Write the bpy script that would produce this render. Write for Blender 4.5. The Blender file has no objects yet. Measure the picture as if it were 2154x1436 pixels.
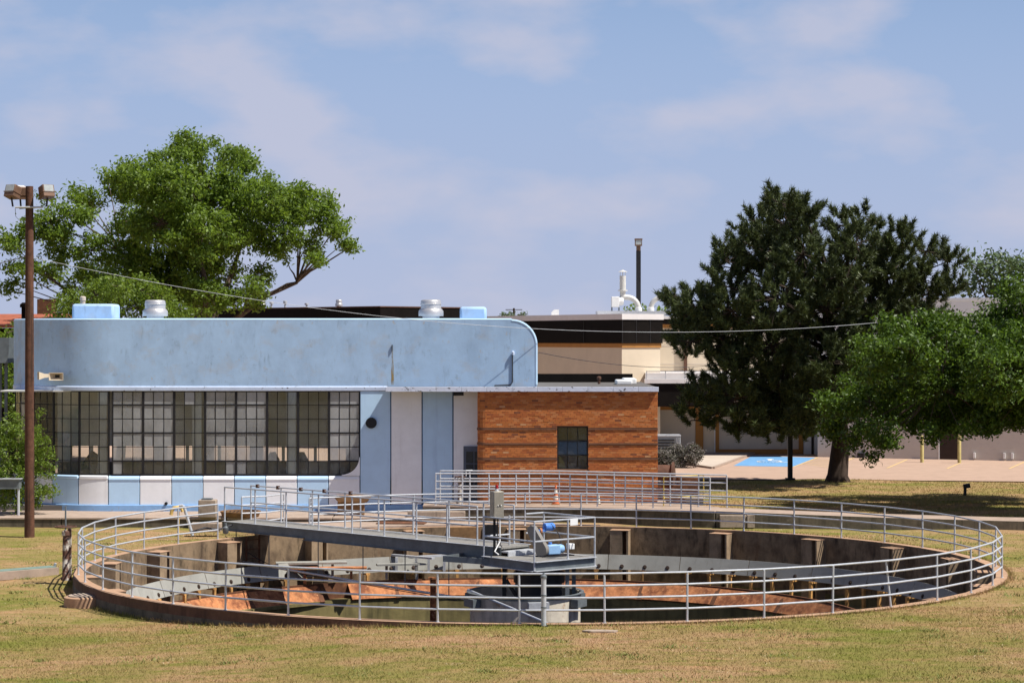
import bpy, math, random
import numpy as np
from mathutils import Vector, Matrix, Quaternion

rnd = random.Random(7)
npr = np.random.default_rng(11)
scene = bpy.context.scene
C = scene.collection
R = math.radians

# ------------------------------------------------------------------ camera
FPX, UC, VH, CAMZ = 4581.0, 1077.0, 712.0, 6.13
cam_data = bpy.data.cameras.new('camera')
cam = bpy.data.objects.new('camera', cam_data)
C.objects.link(cam)
cam.location = (0, 0, CAMZ)
cam.rotation_euler = (R(90), 0, 0)
cam_data.sensor_width = 36
cam_data.lens = 36 * FPX / 2154
cam_data.shift_y = -6 / 2154
cam_data.clip_start = 1
cam_data.clip_end = 5000
scene.camera = cam

# ------------------------------------------------------------------ sun and sky
SUN = Vector((0.50, -0.19, 0.85)).normalized()
sun_data = bpy.data.lights.new('sun', 'SUN')
sun_data.energy = 5.0
sun_data.angle = R(0.53)
sun_data.color = (1.0, 0.955, 0.88)
sun = bpy.data.objects.new('sun', sun_data)
C.objects.link(sun)
sun.rotation_euler = SUN.to_track_quat('Z', 'Y').to_euler()
sun.location = (60, 0, 120)

world = bpy.data.worlds.new('World')
scene.world = world
world.use_nodes = True
wn, wl = world.node_tree.nodes, world.node_tree.links
wn.clear()
w_out = wn.new('ShaderNodeOutputWorld')
w_bg = wn.new('ShaderNodeBackground')
w_bg.inputs['Strength'].default_value = 0.050
sky = wn.new('ShaderNodeTexSky')
sky.sky_type = 'NISHITA'
sky.sun_disc = False
sky.sun_elevation = math.asin(SUN.z)
sky.sun_rotation = math.atan2(SUN.x, SUN.y)
sky.altitude = 0
sky.air_density = 1.0
sky.dust_density = 0.6
sky.ozone_density = 3.0
tint = wn.new('ShaderNodeMixRGB')
tint.blend_type = 'MULTIPLY'
tint.inputs[0].default_value = 1.0
tint.inputs[2].default_value = (0.86, 0.86, 1.12, 1)
wl.new(sky.outputs[0], tint.inputs[1])
# thin fair weather cloud, spread over the whole sky by direction
wtc = wn.new('ShaderNodeTexCoord')
wmap = wn.new('ShaderNodeMapping')
wmap.inputs['Scale'].default_value = (1, 1, 2.2)
wmap.inputs['Location'].default_value = (0.75, 0.2, 0.4)
wl.new(wtc.outputs['Generated'], wmap.inputs['Vector'])
wno = wn.new('ShaderNodeTexNoise')
wno.inputs['Scale'].default_value = 10
wno.inputs['Detail'].default_value = 8
wno.inputs['Roughness'].default_value = 0.5
wl.new(wmap.outputs[0], wno.inputs['Vector'])
wramp = wn.new('ShaderNodeValToRGB')
wramp.color_ramp.elements[0].position = 0.485
wramp.color_ramp.elements[0].color = (0, 0, 0, 1)
wramp.color_ramp.elements[1].position = 0.64
wramp.color_ramp.elements[1].color = (1, 1, 1, 1)
wl.new(wno.outputs['Fac'], wramp.inputs[0])
wmul = wn.new('ShaderNodeMath')
wmul.operation = 'MULTIPLY'
wmul.inputs[1].default_value = 0.65
wl.new(wramp.outputs[0], wmul.inputs[0])
wmix = wn.new('ShaderNodeMixRGB')
wmix.inputs[2].default_value = (8.6, 8.6, 10.4, 1)
wl.new(wmul.outputs[0], wmix.inputs[0])
# summer haze: the whole horizon pales to lavender blue, fading out higher up
wsep = wn.new('ShaderNodeSeparateXYZ')
wl.new(wtc.outputs['Generated'], wsep.inputs[0])
wrange = wn.new('ShaderNodeMapRange')
wrange.interpolation_type = 'SMOOTHSTEP'
for i_, v_ in enumerate((0.10, 0.34, 0.97, 0.0)):
    wrange.inputs[i_ + 1].default_value = v_
wl.new(wsep.outputs['Z'], wrange.inputs[0])
wveil = wn.new('ShaderNodeMixRGB')
wgrad = wn.new('ShaderNodeValToRGB')
wgrad.color_ramp.elements[0].position = 0.0
wgrad.color_ramp.elements[0].color = (0.63, 0.705, 0.95, 1)
wgrad.color_ramp.elements[1].position = 0.17
wgrad.color_ramp.elements[1].color = (0.42, 0.615, 0.96, 1)
wl.new(wsep.outputs['Z'], wgrad.inputs[0])
wscale = wn.new('ShaderNodeMixRGB')
wscale.blend_type = 'MULTIPLY'
wscale.inputs[0].default_value = 1.0
wscale.inputs[2].default_value = (11.2, 11.2, 11.2, 1)
wl.new(wgrad.outputs[0], wscale.inputs[1])
wl.new(wscale.outputs[0], wveil.inputs[2])
wl.new(wrange.outputs[0], wveil.inputs[0])
wl.new(tint.outputs[0], wveil.inputs[1])
wl.new(wveil.outputs[0], wmix.inputs[1])
wl.new(wmix.outputs[0], w_bg.inputs['Color'])
wl.new(w_bg.outputs[0], w_out.inputs[0])

vs = scene.view_settings
vs.view_transform = 'Standard'
vs.look = 'None'
vs.exposure = 0.42
vs.gamma = 1.0
vs.use_curve_mapping = False
scene.cycles.max_bounces = 8
scene.cycles.transparent_max_bounces = 12


def at(u, v, Y):
    """world point seen at photo pixel (u, v) at depth Y"""
    return Vector(((u - UC) * Y / FPX, Y, CAMZ - (v - VH) * Y / FPX))


def atz(u, v, z):
    Y = FPX * (CAMZ - z) / (v - VH)
    return Vector(((u - UC) * Y / FPX, Y, z))


# ------------------------------------------------------------------ materials
def new_mat(name):
    m = bpy.data.materials.new(name)
    m.use_nodes = True
    nt = m.node_tree
    return m, nt.nodes, nt.links, nt.nodes['Principled BSDF']


def ramp(nodes, stops):
    r = nodes.new('ShaderNodeValToRGB')
    els = r.color_ramp.elements
    while len(els) > len(stops):
        els.remove(els[-1])
    while len(els) < len(stops):
        els.new(0.5)
    for e, (p, c) in zip(els, stops):
        e.position = p
        e.color = (c[0], c[1], c[2], 1) if len(c) == 3 else c
    return r


def noise(nodes, links, coord, scale, detail=5, rough=0.6, stretch=(1, 1, 1), loc=(0, 0, 0)):
    mp = nodes.new('ShaderNodeMapping')
    mp.inputs['Scale'].default_value = stretch
    mp.inputs['Location'].default_value = loc
    links.new(coord, mp.inputs['Vector'])
    n = nodes.new('ShaderNodeTexNoise')
    n.inputs['Scale'].default_value = scale
    n.inputs['Detail'].default_value = detail
    n.inputs['Roughness'].default_value = rough
    links.new(mp.outputs[0], n.inputs['Vector'])
    return n


def mix(nodes, links, fac, a, b, mode='MIX'):
    m = nodes.new('ShaderNodeMixRGB')
    m.blend_type = mode
    for i, x in ((0, fac), (1, a), (2, b)):
        if isinstance(x, (int, float)):
            m.inputs[i].default_value = x
        elif isinstance(x, tuple):
            m.inputs[i].default_value = (x[0], x[1], x[2], 1)
        else:
            links.new(x, m.inputs[i])
    return m.outputs[0]


def mat(name, base, var=0.15, scale=3.0, rough=0.7, metallic=0.0, bump=0.15, bump_scale=30,
        layers=(), objvar=0.0):
    """weathered surface: base colour with fine variation, then layers of
    (colour, noise scale, stretch, low, high, amount) stains"""
    m, n, l, b = new_mat(name)
    tc = n.new('ShaderNodeTexCoord')
    geo = n.new('ShaderNodeNewGeometry')
    co = geo.outputs['Position']
    f = noise(n, l, co, scale, 6, 0.65)
    lo = tuple(c * (1 - var) for c in base)
    hi = tuple(min(1, c * (1 + var)) for c in base)
    r = ramp(n, [(0.3, lo), (0.7, hi)])
    l.new(f.outputs['Fac'], r.inputs[0])
    col = r.outputs[0]
    for i, (c2, sc, st, a, z, amt) in enumerate(layers):
        nn = noise(n, l, co, sc, 7, 0.65, st, (3.1 * i + 1.7, 5.3 * i, 1.3 * i))
        rr = ramp(n, [(a, (0, 0, 0)), (z, (amt, amt, amt))])
        l.new(nn.outputs['Fac'], rr.inputs[0])
        col = mix(n, l, rr.outputs[0], col, c2)
    if objvar:
        oi = n.new('ShaderNodeObjectInfo')
        rr = ramp(n, [(0, (1 - objvar,) * 3), (1, (1 + objvar,) * 3)])
        l.new(oi.outputs['Random'], rr.inputs[0])
        col = mix(n, l, 1.0, col, rr.outputs[0], 'MULTIPLY')
    l.new(col, b.inputs['Base Color'])
    b.inputs['Roughness'].default_value = rough
    b.inputs['Metallic'].default_value = metallic
    b.inputs['Specular IOR Level'].default_value = 0.3
    if bump:
        bn = noise(n, l, co, bump_scale, 4, 0.6)
        bp = n.new('ShaderNodeBump')
        bp.inputs['Strength'].default_value = bump
        bp.inputs['Distance'].default_value = 0.02
        l.new(bn.outputs['Fac'], bp.inputs['Height'])
        l.new(bp.outputs[0], b.inputs['Normal'])
    return m


V = (1, 1, 0.12)       # vertical streaks
M = {}
M['blue'] = mat('blue_paint', (0.395, 0.56, 0.765), 0.07, 2.0, 0.85, 0, 0.10, 9, [
    ((0.26, 0.37, 0.52), 1.6, (1, 1, 0.45), 0.50, 0.74, 0.45),
    ((0.17, 0.23, 0.30), 7.0, (1, 1, 0.22), 0.58, 0.76, 0.5),
    ((0.16, 0.20, 0.25), 3.2, (1, 1, 0.8), 0.60, 0.76, 0.45),
    ((0.10, 0.14, 0.19), 30, (1, 1, 0.5), 0.66, 0.72, 0.7),
    ((0.44, 0.41, 0.38), 1.1, (1, 1, 1.2), 0.53, 0.74, 0.5),
    ((0.48, 0.39, 0.29), 3.4, (1, 1, 0.9), 0.64, 0.71, 0.55)])
M['blue_panel'] = mat('light_blue_panel_paint', (0.50, 0.70, 0.90), 0.05, 2, 0.6, 0, 0.1, 12, [
    ((0.30, 0.45, 0.66), 3.0, V, 0.55, 0.8, 0.5)])
M['white_panel'] = mat('white_panel_paint', (0.86, 0.87, 0.88), 0.05, 2, 0.6, 0, 0.1, 12, [
    ((0.55, 0.53, 0.52), 2.4, V, 0.56, 0.8, 0.5)])
M['blue_base'] = mat('blue_base_paint', (0.24, 0.42, 0.68), 0.12, 3, 0.7, 0, 0.1, 12, [
    ((0.30, 0.27, 0.24), 5, (1, 1, 1), 0.58, 0.7, 0.6)])
M['ledge'] = mat('pale_blue_ledge_paint', (0.55, 0.64, 0.80), 0.08, 3, 0.6, 0, 0.15, 20, [
    ((0.10, 0.08, 0.07), 7, (1, 1, 1.5), 0.62, 0.66, 0.9)])
M['peeling'] = mat('peeling_white_paint', (0.62, 0.66, 0.77), 0.08, 3, 0.6, 0, 0.2, 20, [
    ((0.06, 0.055, 0.05), 6, (1, 1, 2.0), 0.60, 0.63, 0.95)])
M['groove'] = mat('dark_blue_joint', (0.07, 0.12, 0.20), 0.15, 4, 0.8)
M['black_steel'] = mat('black_window_steel', (0.018, 0.017, 0.018), 0.3, 8, 0.55, 0, 0)
M['inner'] = mat('room_plaster', (0.62, 0.62, 0.59), 0.15, 1, 0.8)
M['inner_floor'] = mat('room_floor', (0.12, 0.11, 0.10), 0.2, 1, 0.8)
M['cream_col'] = mat('cream_column_paint', (0.82, 0.81, 0.77), 0.06, 2, 0.7)
M['galv'] = mat('galvanised_steel', (0.54, 0.56, 0.585), 0.14, 9, 0.40, 0.30, 0.0)
M['galv_dark'] = mat('dull_galvanised_beam', (0.15, 0.17, 0.18), 0.25, 2.5, 0.5, 0.2, 0.05, 20, [
    ((0.24, 0.27, 0.285), 3, (1, 1, 1), 0.56, 0.75, 0.5)])
M['deck'] = mat('walkway_grating', (0.22, 0.21, 0.19), 0.2, 12, 0.8, 0.0, 0.2, 60)
M['alum'] = mat('aluminium_vent', (0.62, 0.60, 0.58), 0.08, 3, 0.38, 0.6, 0)
M['concrete'] = mat('weathered_concrete', (0.36, 0.285, 0.22), 0.22, 2.5, 0.9, 0, 0.3, 25, [
    ((0.11, 0.09, 0.07), 3.5, (1, 1, 0.5), 0.52, 0.72, 0.75),
    ((0.05, 0.045, 0.035), 7, V, 0.58, 0.75, 0.6)])
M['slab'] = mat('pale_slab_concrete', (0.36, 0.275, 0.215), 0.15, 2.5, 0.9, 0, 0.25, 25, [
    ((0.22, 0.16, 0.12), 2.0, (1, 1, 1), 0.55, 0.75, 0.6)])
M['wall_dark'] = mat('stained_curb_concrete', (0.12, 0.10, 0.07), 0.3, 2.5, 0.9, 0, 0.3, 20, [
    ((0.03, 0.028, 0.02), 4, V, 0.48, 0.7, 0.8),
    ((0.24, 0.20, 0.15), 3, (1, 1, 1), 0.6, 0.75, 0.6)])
M['tank'] = mat('tank_concrete', (0.235, 0.165, 0.10), 0.25, 2.0, 0.9, 0, 0.3, 16, [
    ((0.085, 0.055, 0.035), 2.0, (1, 1, 0.7), 0.46, 0.66, 0.85),
    ((0.03, 0.022, 0.015), 5.0, (1, 1, 0.3), 0.52, 0.7, 0.8),
    ((0.22, 0.11, 0.05), 4.0, V, 0.6, 0.75, 0.6)])
M['algae'] = mat('algae_stained_concrete', (0.20, 0.165, 0.065), 0.3, 1.5, 0.8, 0, 0.2, 14, [
    ((0.06, 0.052, 0.022), 2.2, V, 0.48, 0.7, 0.8),
    ((0.16, 0.10, 0.045), 5, V, 0.6, 0.8, 0.6)])
M['outer'] = mat('brown_stained_rim_face', (0.115, 0.060, 0.036), 0.3, 3, 0.85, 0, 0.2, 20, [
    ((0.05, 0.028, 0.018), 5, V, 0.5, 0.7, 0.7)])
M['rim'] = mat('tan_rim_top', (0.40, 0.25, 0.155), 0.2, 5, 0.9, 0, 0.2, 30)
M['baffle'] = mat('grey_baffle_sheet', (0.30, 0.295, 0.265), 0.12, 1.5, 0.85, 0.0, 0.05, 10, [
    ((0.16, 0.145, 0.12), 4, V, 0.56, 0.75, 0.6)], 0.10)
M['rust'] = mat('orange_rust', (0.46, 0.185, 0.075), 0.35, 5, 0.85, 0, 0.5, 18, [
    ((0.17, 0.055, 0.025), 2.2, (1, 1, 1), 0.47, 0.62, 0.9),
    ((0.62, 0.34, 0.17), 7, (1, 1, 1), 0.58, 0.68, 0.7),
    ((0.07, 0.03, 0.015), 12, (1, 1, 1), 0.62, 0.7, 0.7)], 0.12)
M['rust_dark'] = mat('dark_rust', (0.13, 0.055, 0.028), 0.35, 4, 0.85, 0, 0.3, 20, [
    ((0.32, 0.13, 0.05), 6, (1, 1, 1), 0.55, 0.7, 0.7)])
M['bracket'] = mat('rusty_bracket', (0.50, 0.27, 0.09), 0.35, 5, 0.85, 0, 0.3, 20, [
    ((0.10, 0.05, 0.02), 6, V, 0.5, 0.65, 0.8)], 0.3)
M['bolt'] = mat('dark_bolt', (0.045, 0.028, 0.02), 0.3, 20, 0.7)
M['well'] = mat('rust_spotted_grey_shell', (0.60, 0.54, 0.44), 0.15, 3, 0.7, 0, 0.1, 15, [
    ((0.26, 0.11, 0.04), 4, (1, 1, 0.6), 0.58, 0.68, 0.85),
    ((0.12, 0.11, 0.09), 3, V, 0.5, 0.75, 0.7)])
M['black'] = mat('black_metal', (0.015, 0.015, 0.016), 0.3, 5, 0.5, 0, 0)
M['motor_blue'] = mat('blue_motor_enamel', (0.26, 0.44, 0.68), 0.08, 6, 0.4, 0, 0)
M['motor_deep'] = mat('deep_blue_motor_enamel', (0.08, 0.22, 0.60), 0.08, 6, 0.4, 0, 0)
M['guard_grey'] = mat('belt_guard_grey', (0.22, 0.205, 0.185), 0.08, 4, 0.5, 0.1, 0)
M['cabinet'] = mat('cabinet_stainless', (0.34, 0.31, 0.25), 0.1, 4, 0.4, 0.35, 0)
M['red_lens'] = mat('red_beacon_lens', (0.30, 0.012, 0.014), 0.1, 10, 0.25, 0, 0)
M['white'] = mat('white_painted_sheet', (0.78, 0.78, 0.76), 0.06, 3, 0.6, 0, 0)
M['brown_pole'] = mat('creosote_pole_wood', (0.105, 0.048, 0.028), 0.35, 6, 0.85, 0, 0.5, 20, [
    ((0.035, 0.02, 0.014), 9, (1, 1, 0.06), 0.48, 0.62, 0.8),
    ((0.17, 0.07, 0.04), 6, (1, 1, 0.1), 0.58, 0.7, 0.6)])
M['lamp_bronze'] = mat('bronze_lamp_case', (0.17, 0.10, 0.065), 0.2, 6, 0.5, 0.2, 0.05)
M['lens'] = mat('lamp_glass', (0.40, 0.43, 0.42), 0.15, 9, 0.12, 0.1, 0)
M['cream'] = mat('cream_stucco', (0.66, 0.56, 0.42), 0.05, 1.2, 0.9, 0, 0.15, 20, [
    ((0.54, 0.45, 0.34), 1.3, V, 0.55, 0.8, 0.5)])
M['taupe'] = mat('cream_grey_stucco', (0.60, 0.53, 0.44), 0.05, 1.2, 0.9, 0, 0.15, 20)
M['ochre'] = mat('ochre_trim', (0.40, 0.185, 0.05), 0.1, 3, 0.8)
M['fascia'] = mat('dark_brown_fascia_metal', (0.010, 0.008, 0.007), 0.2, 2, 0.7, 0.0, 0)
M['white_fascia'] = mat('white_gravel_stop', (0.72, 0.69, 0.67), 0.05, 2, 0.6, 0, 0)
M['block'] = mat('painted_block', (0.54, 0.50, 0.45), 0.05, 2, 0.85, 0, 0.1, 15, [
    ((0.42, 0.38, 0.34), 2, (1, 1, 3), 0.55, 0.75, 0.5)])
M['duct'] = mat('pale_duct', (0.62, 0.61, 0.57), 0.08, 4, 0.45, 0.2, 0)
M['red_roof'] = mat('rusted_red_roof_sheet', (0.33, 0.10, 0.05), 0.25, 2, 0.8)
M['yellow'] = mat('yellow_paint', (0.62, 0.46, 0.10), 0.15, 5, 0.7, 0, 0)
M['bollard'] = mat('dull_yellow_bollard_paint', (0.50, 0.42, 0.17), 0.15, 5, 0.8, 0, 0)
M['pale_yellow'] = mat('faded_yellow_paint', (0.66, 0.46, 0.15), 0.15, 5, 0.7, 0, 0)
M['door_brown'] = mat('dark_brown_door_paint', (0.035, 0.02, 0.016), 0.2, 3, 0.6, 0, 0)
M['door_grey'] = mat('grey_door_paint', (0.10, 0.12, 0.16), 0.15, 3, 0.6, 0, 0)
M['valve_rust'] = mat('peeling_white_over_rust', (0.52, 0.48, 0.42), 0.2, 5, 0.85, 0, 0.4, 25, [
    ((0.09, 0.035, 0.02), 5, (1, 1, 0.7), 0.44, 0.52, 0.95)])
M['brown_iron'] = mat('brown_iron', (0.10, 0.05, 0.032), 0.3, 6, 0.75, 0, 0.2)
M['tray'] = mat('rusty_brown_hopper', (0.21, 0.115, 0.05), 0.3, 5, 0.8, 0, 0.2)
M['green_plate'] = mat('weathered_green_plate', (0.17, 0.24, 0.20), 0.2, 4, 0.7)
M['cone_orange'] = mat('faded_orange_rubber', (0.62, 0.17, 0.07), 0.15, 9, 0.6, 0, 0)
M['cone_white'] = mat('grubby_white_sleeve', (0.72, 0.68, 0.58), 0.15, 12, 0.6, 0, 0)
M['ac'] = mat('grey_unit_casing', (0.34, 0.37, 0.38), 0.1, 6, 0.5, 0.2, 0)
M['lot'] = mat('worn_parking_surface', (0.41, 0.285, 0.21), 0.10, 1.2, 0.95, 0, 0.2, 20, [
    ((0.35, 0.235, 0.17), 0.9, (0.4, 1.6, 1), 0.5, 0.72, 0.6),
    ((0.20, 0.14, 0.11), 5, (1, 1, 1), 0.66, 0.74, 0.5)])
M['walk'] = mat('pale_pavement', (0.50, 0.42, 0.34), 0.1, 1.2, 0.9, 0, 0.2, 20, [
    ((0.36, 0.30, 0.24), 1.3, (1, 1, 1), 0.52, 0.75, 0.6)])
M['bay_blue'] = mat('faded_blue_bay_paint', (0.13, 0.30, 0.52), 0.12, 2, 0.9, 0, 0.1, 20, [
    ((0.33, 0.30, 0.27), 5, (1, 1, 1), 0.62, 0.72, 0.6)])
M['line_yellow'] = mat('faded_yellow_line', (0.58, 0.41, 0.19), 0.12, 4, 0.9, 0, 0)
M['water'] = mat('murky_water', (0.055, 0.05, 0.022), 0.2, 0.6, 0.12, 0, 0.05, 5)
M['bark'] = mat('grey_brown_bark', (0.085, 0.062, 0.045), 0.3, 6, 0.9, 0, 0.6, 14)
M['bark_dark'] = mat('dark_pine_bark', (0.045, 0.030, 0.022), 0.3, 6, 0.9, 0, 0.6, 14)
M['wire'] = mat('cable_sheath', (0.24, 0.25, 0.27), 0.2, 6, 0.5, 0.2, 0)
M['wire_dark'] = mat('dark_cable_sheath', (0.04, 0.04, 0.045), 0.2, 6, 0.5, 0, 0)
M['cloth_y'] = mat('mustard_cloth', (0.42, 0.33, 0.06), 0.15, 5, 0.9)
M['mortar'] = mat('brown_mortar', (0.30, 0.14, 0.065), 0.2, 8, 0.95)
M['band_brick'] = mat('dark_band_brick', (0.17, 0.08, 0.045), 0.25, 8, 0.9, 0, 0.2, 30, [
    ((0.24, 0.10, 0.045), 3, (1, 1, 1), 0.55, 0.7, 0.6)])
BRICKC = [(0.50, 0.165, 0.045), (0.56, 0.19, 0.055), (0.45, 0.135, 0.04), (0.40, 0.115, 0.035),
          (0.54, 0.21, 0.075), (0.34, 0.105, 0.04), (0.24, 0.085, 0.04), (0.58, 0.30, 0.14)]
BRICKW = [28, 24, 18, 8, 14, 4, 2.5, 2.5]
BRICKM = [mat('fired_brick', c, 0.05, 14, 0.85, 0, 0.3, 40) for c in BRICKC]


M['fascia'].node_tree.nodes['Principled BSDF'].inputs['Specular IOR Level'].default_value = 0.06


def leaf_mat(name, dark, light, trans=0.35, tcol=(0.10, 0.16, 0.02)):
    m, n, l, b = new_mat(name)
    g = n.new('ShaderNodeNewGeometry')
    r = ramp(n, [(0.0, dark), (0.7, light), (1.0, tuple(min(1, c * 1.5) for c in light))])
    l.new(g.outputs['Random Per Island'], r.inputs[0])
    l.new(r.outputs[0], b.inputs['Base Color'])
    b.inputs['Roughness'].default_value = 0.5
    b.inputs['Specular IOR Level'].default_value = 0.35
    t = n.new('ShaderNodeBsdfTranslucent')
    t.inputs['Color'].default_value = (*tcol, 1)
    mx = n.new('ShaderNodeMixShader')
    mx.inputs[0].default_value = trans
    out = n['Material Output']
    l.new(b.outputs[0], mx.inputs[1])
    l.new(t.outputs[0], mx.inputs[2])
    l.new(mx.outputs[0], out.inputs[0])
    return m


M['leaf'] = leaf_mat('broad_leaf', (0.050, 0.092, 0.010), (0.125, 0.19, 0.022), 0.36, (0.24, 0.36, 0.03))
M['leaf_light'] = leaf_mat('young_leaf', (0.065, 0.115, 0.010), (0.135, 0.195, 0.022), 0.35, (0.22, 0.32, 0.025))
M['leaf_dark'] = leaf_mat('glossy_dark_leaf', (0.022, 0.050, 0.005), (0.078, 0.135, 0.011), 0.22, (0.14, 0.24, 0.015))
M['leaf_far'] = leaf_mat('haze_greyed_leaf', (0.075, 0.115, 0.055), (0.11, 0.16, 0.075), 0.25, (0.10, 0.16, 0.05))  # distance haze is put into this paler, greyer leaf colour
M['needle'] = leaf_mat('pine_needle', (0.022, 0.036, 0.010), (0.082, 0.105, 0.032), 0.15, (0.08, 0.10, 0.025))
M['lavender'] = leaf_mat('grey_lavender_leaf', (0.09, 0.10, 0.055), (0.20, 0.17, 0.16), 0.2, (0.08, 0.10, 0.05))


def grass_color(n, l):
    geo = n.new('ShaderNodeNewGeometry')
    co = geo.outputs['Position']
    a = noise(n, l, co, 0.35, 6, 0.62, (0.6, 1.0, 1))
    r = ramp(n, [(0.30, (0.17, 0.185, 0.036)), (0.43, (0.25, 0.21, 0.068)), (0.54, (0.345, 0.235, 0.11)), (0.72, (0.42, 0.255, 0.15))])
    l.new(a.outputs['Fac'], r.inputs[0])
    c2 = noise(n, l, co, 1.7, 6, 0.7, (0.5, 1.2, 1), (4, 2, 0))
    rr = ramp(n, [(0.50, (0, 0, 0)), (0.66, (0.75, 0.75, 0.75))])
    l.new(c2.outputs['Fac'], rr.inputs[0])
    col = mix(n, l, rr.outputs[0], r.outputs[0], (0.15, 0.175, 0.025))
    c4 = noise(n, l, co, 1.1, 6, 0.7, (0.5, 1.0, 1), (14, 7, 0))
    r4 = ramp(n, [(0.55, (0, 0, 0)), (0.70, (0.7, 0.7, 0.7))])
    l.new(c4.outputs['Fac'], r4.inputs[0])
    col = mix(n, l, r4.outputs[0], col, (0.46, 0.26, 0.14))
    c3 = noise(n, l, co, 12, 5, 0.7, (1, 1, 1), (9, 9, 0))
    r3 = ramp(n, [(0.3, (0.80, 0.80, 0.80)), (0.7, (1.18, 1.18, 1.18))])
    l.new(c3.outputs['Fac'], r3.inputs[0])
    return mix(n, l, 1.0, col, r3.outputs[0], 'MULTIPLY'), co, geo


def grass_mats():
    m, n, l, b = new_mat('dry_lawn')
    col, co, geo = grass_color(n, l)
    l.new(col, b.inputs['Base Color'])
    b.inputs['Roughness'].default_value = 1.0
    b.inputs['Specular IOR Level'].default_value = 0.05
    bn = noise(n, l, co, 22, 5, 0.75)
    bp = n.new('ShaderNodeBump')
    bp.inputs['Strength'].default_value = 0.9
    bp.inputs['Distance'].default_value = 0.05
    l.new(bn.outputs['Fac'], bp.inputs['Height'])
    l.new(bp.outputs[0], b.inputs['Normal'])
    m2, n2, l2, b2 = new_mat('grass_blade')
    col2, co2, geo2 = grass_color(n2, l2)
    rr = ramp(n2, [(0, (0.80, 0.90, 0.65)), (0.6, (1.02, 1.0, 1.0)), (1, (1.35, 1.25, 1.25))])
    l2.new(geo2.outputs['Random Per Island'], rr.inputs[0])
    c = mix(n2, l2, 1.0, col2, rr.outputs[0], 'MULTIPLY')
    l2.new(c, b2.inputs['Base Color'])
    b2.inputs['Roughness'].default_value = 0.9
    b2.inputs['Specular IOR Level'].default_value = 0.1
    return m, m2


M['grass'], M['blade'] = grass_mats()


def glass_mat(d0, d1, grey):
    m, n, l, b = new_mat('dusty_window_glass')
    out = n['Material Output']
    geo = n.new('ShaderNodeNewGeometry')
    oi = n.new('ShaderNodeObjectInfo')
    b.inputs['Base Color'].default_value = (grey, grey * 1.02, grey * 1.02, 1)
    b.inputs['Roughness'].default_value = 0.9
    tr = n.new('ShaderNodeBsdfTransparent')
    tr.inputs['Color'].default_value = (0.94, 0.96, 0.95, 1)
    gl = n.new('ShaderNodeBsdfGlossy')
    gl.inputs['Roughness'].default_value = 0.06
    gl.inputs['Color'].default_value = (0.9, 0.93, 0.95, 1)
    fr = n.new('ShaderNodeFresnel')
    fr.inputs['IOR'].default_value = 1.5
    nz = noise(n, l, geo.outputs['Position'], 0.8, 5, 0.6, (1, 1, 0.6))
    dust = ramp(n, [(0.32, (d0,) * 3), (0.68, (d1,) * 3)])
    l.new(nz.outputs['Fac'], dust.inputs[0])
    orr = ramp(n, [(0, (0.8,) * 3), (1, (1.2,) * 3)])
    l.new(oi.outputs['Random'], orr.inputs[0])
    f = mix(n, l, 1.0, dust.outputs[0], orr.outputs[0], 'MULTIPLY')
    m1 = n.new('ShaderNodeMixShader')
    l.new(f, m1.inputs[0])
    l.new(tr.outputs[0], m1.inputs[1])
    l.new(b.outputs[0], m1.inputs[2])
    m2 = n.new('ShaderNodeMixShader')
    l.new(fr.outputs[0], m2.inputs[0])
    l.new(m1.outputs[0], m2.inputs[1])
    l.new(gl.outputs[0], m2.inputs[2])
    l.new(m2.outputs[0], out.inputs[0])
    return m


M['glass'] = glass_mat(0.01, 0.24, 0.26)
M['glass_dusty'] = glass_mat(0.25, 0.75, 0.44)
M['dark_glass'] = mat('dark_glass', (0.035, 0.042, 0.05), 0.2, 2, 0.15, 0, 0)


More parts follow.
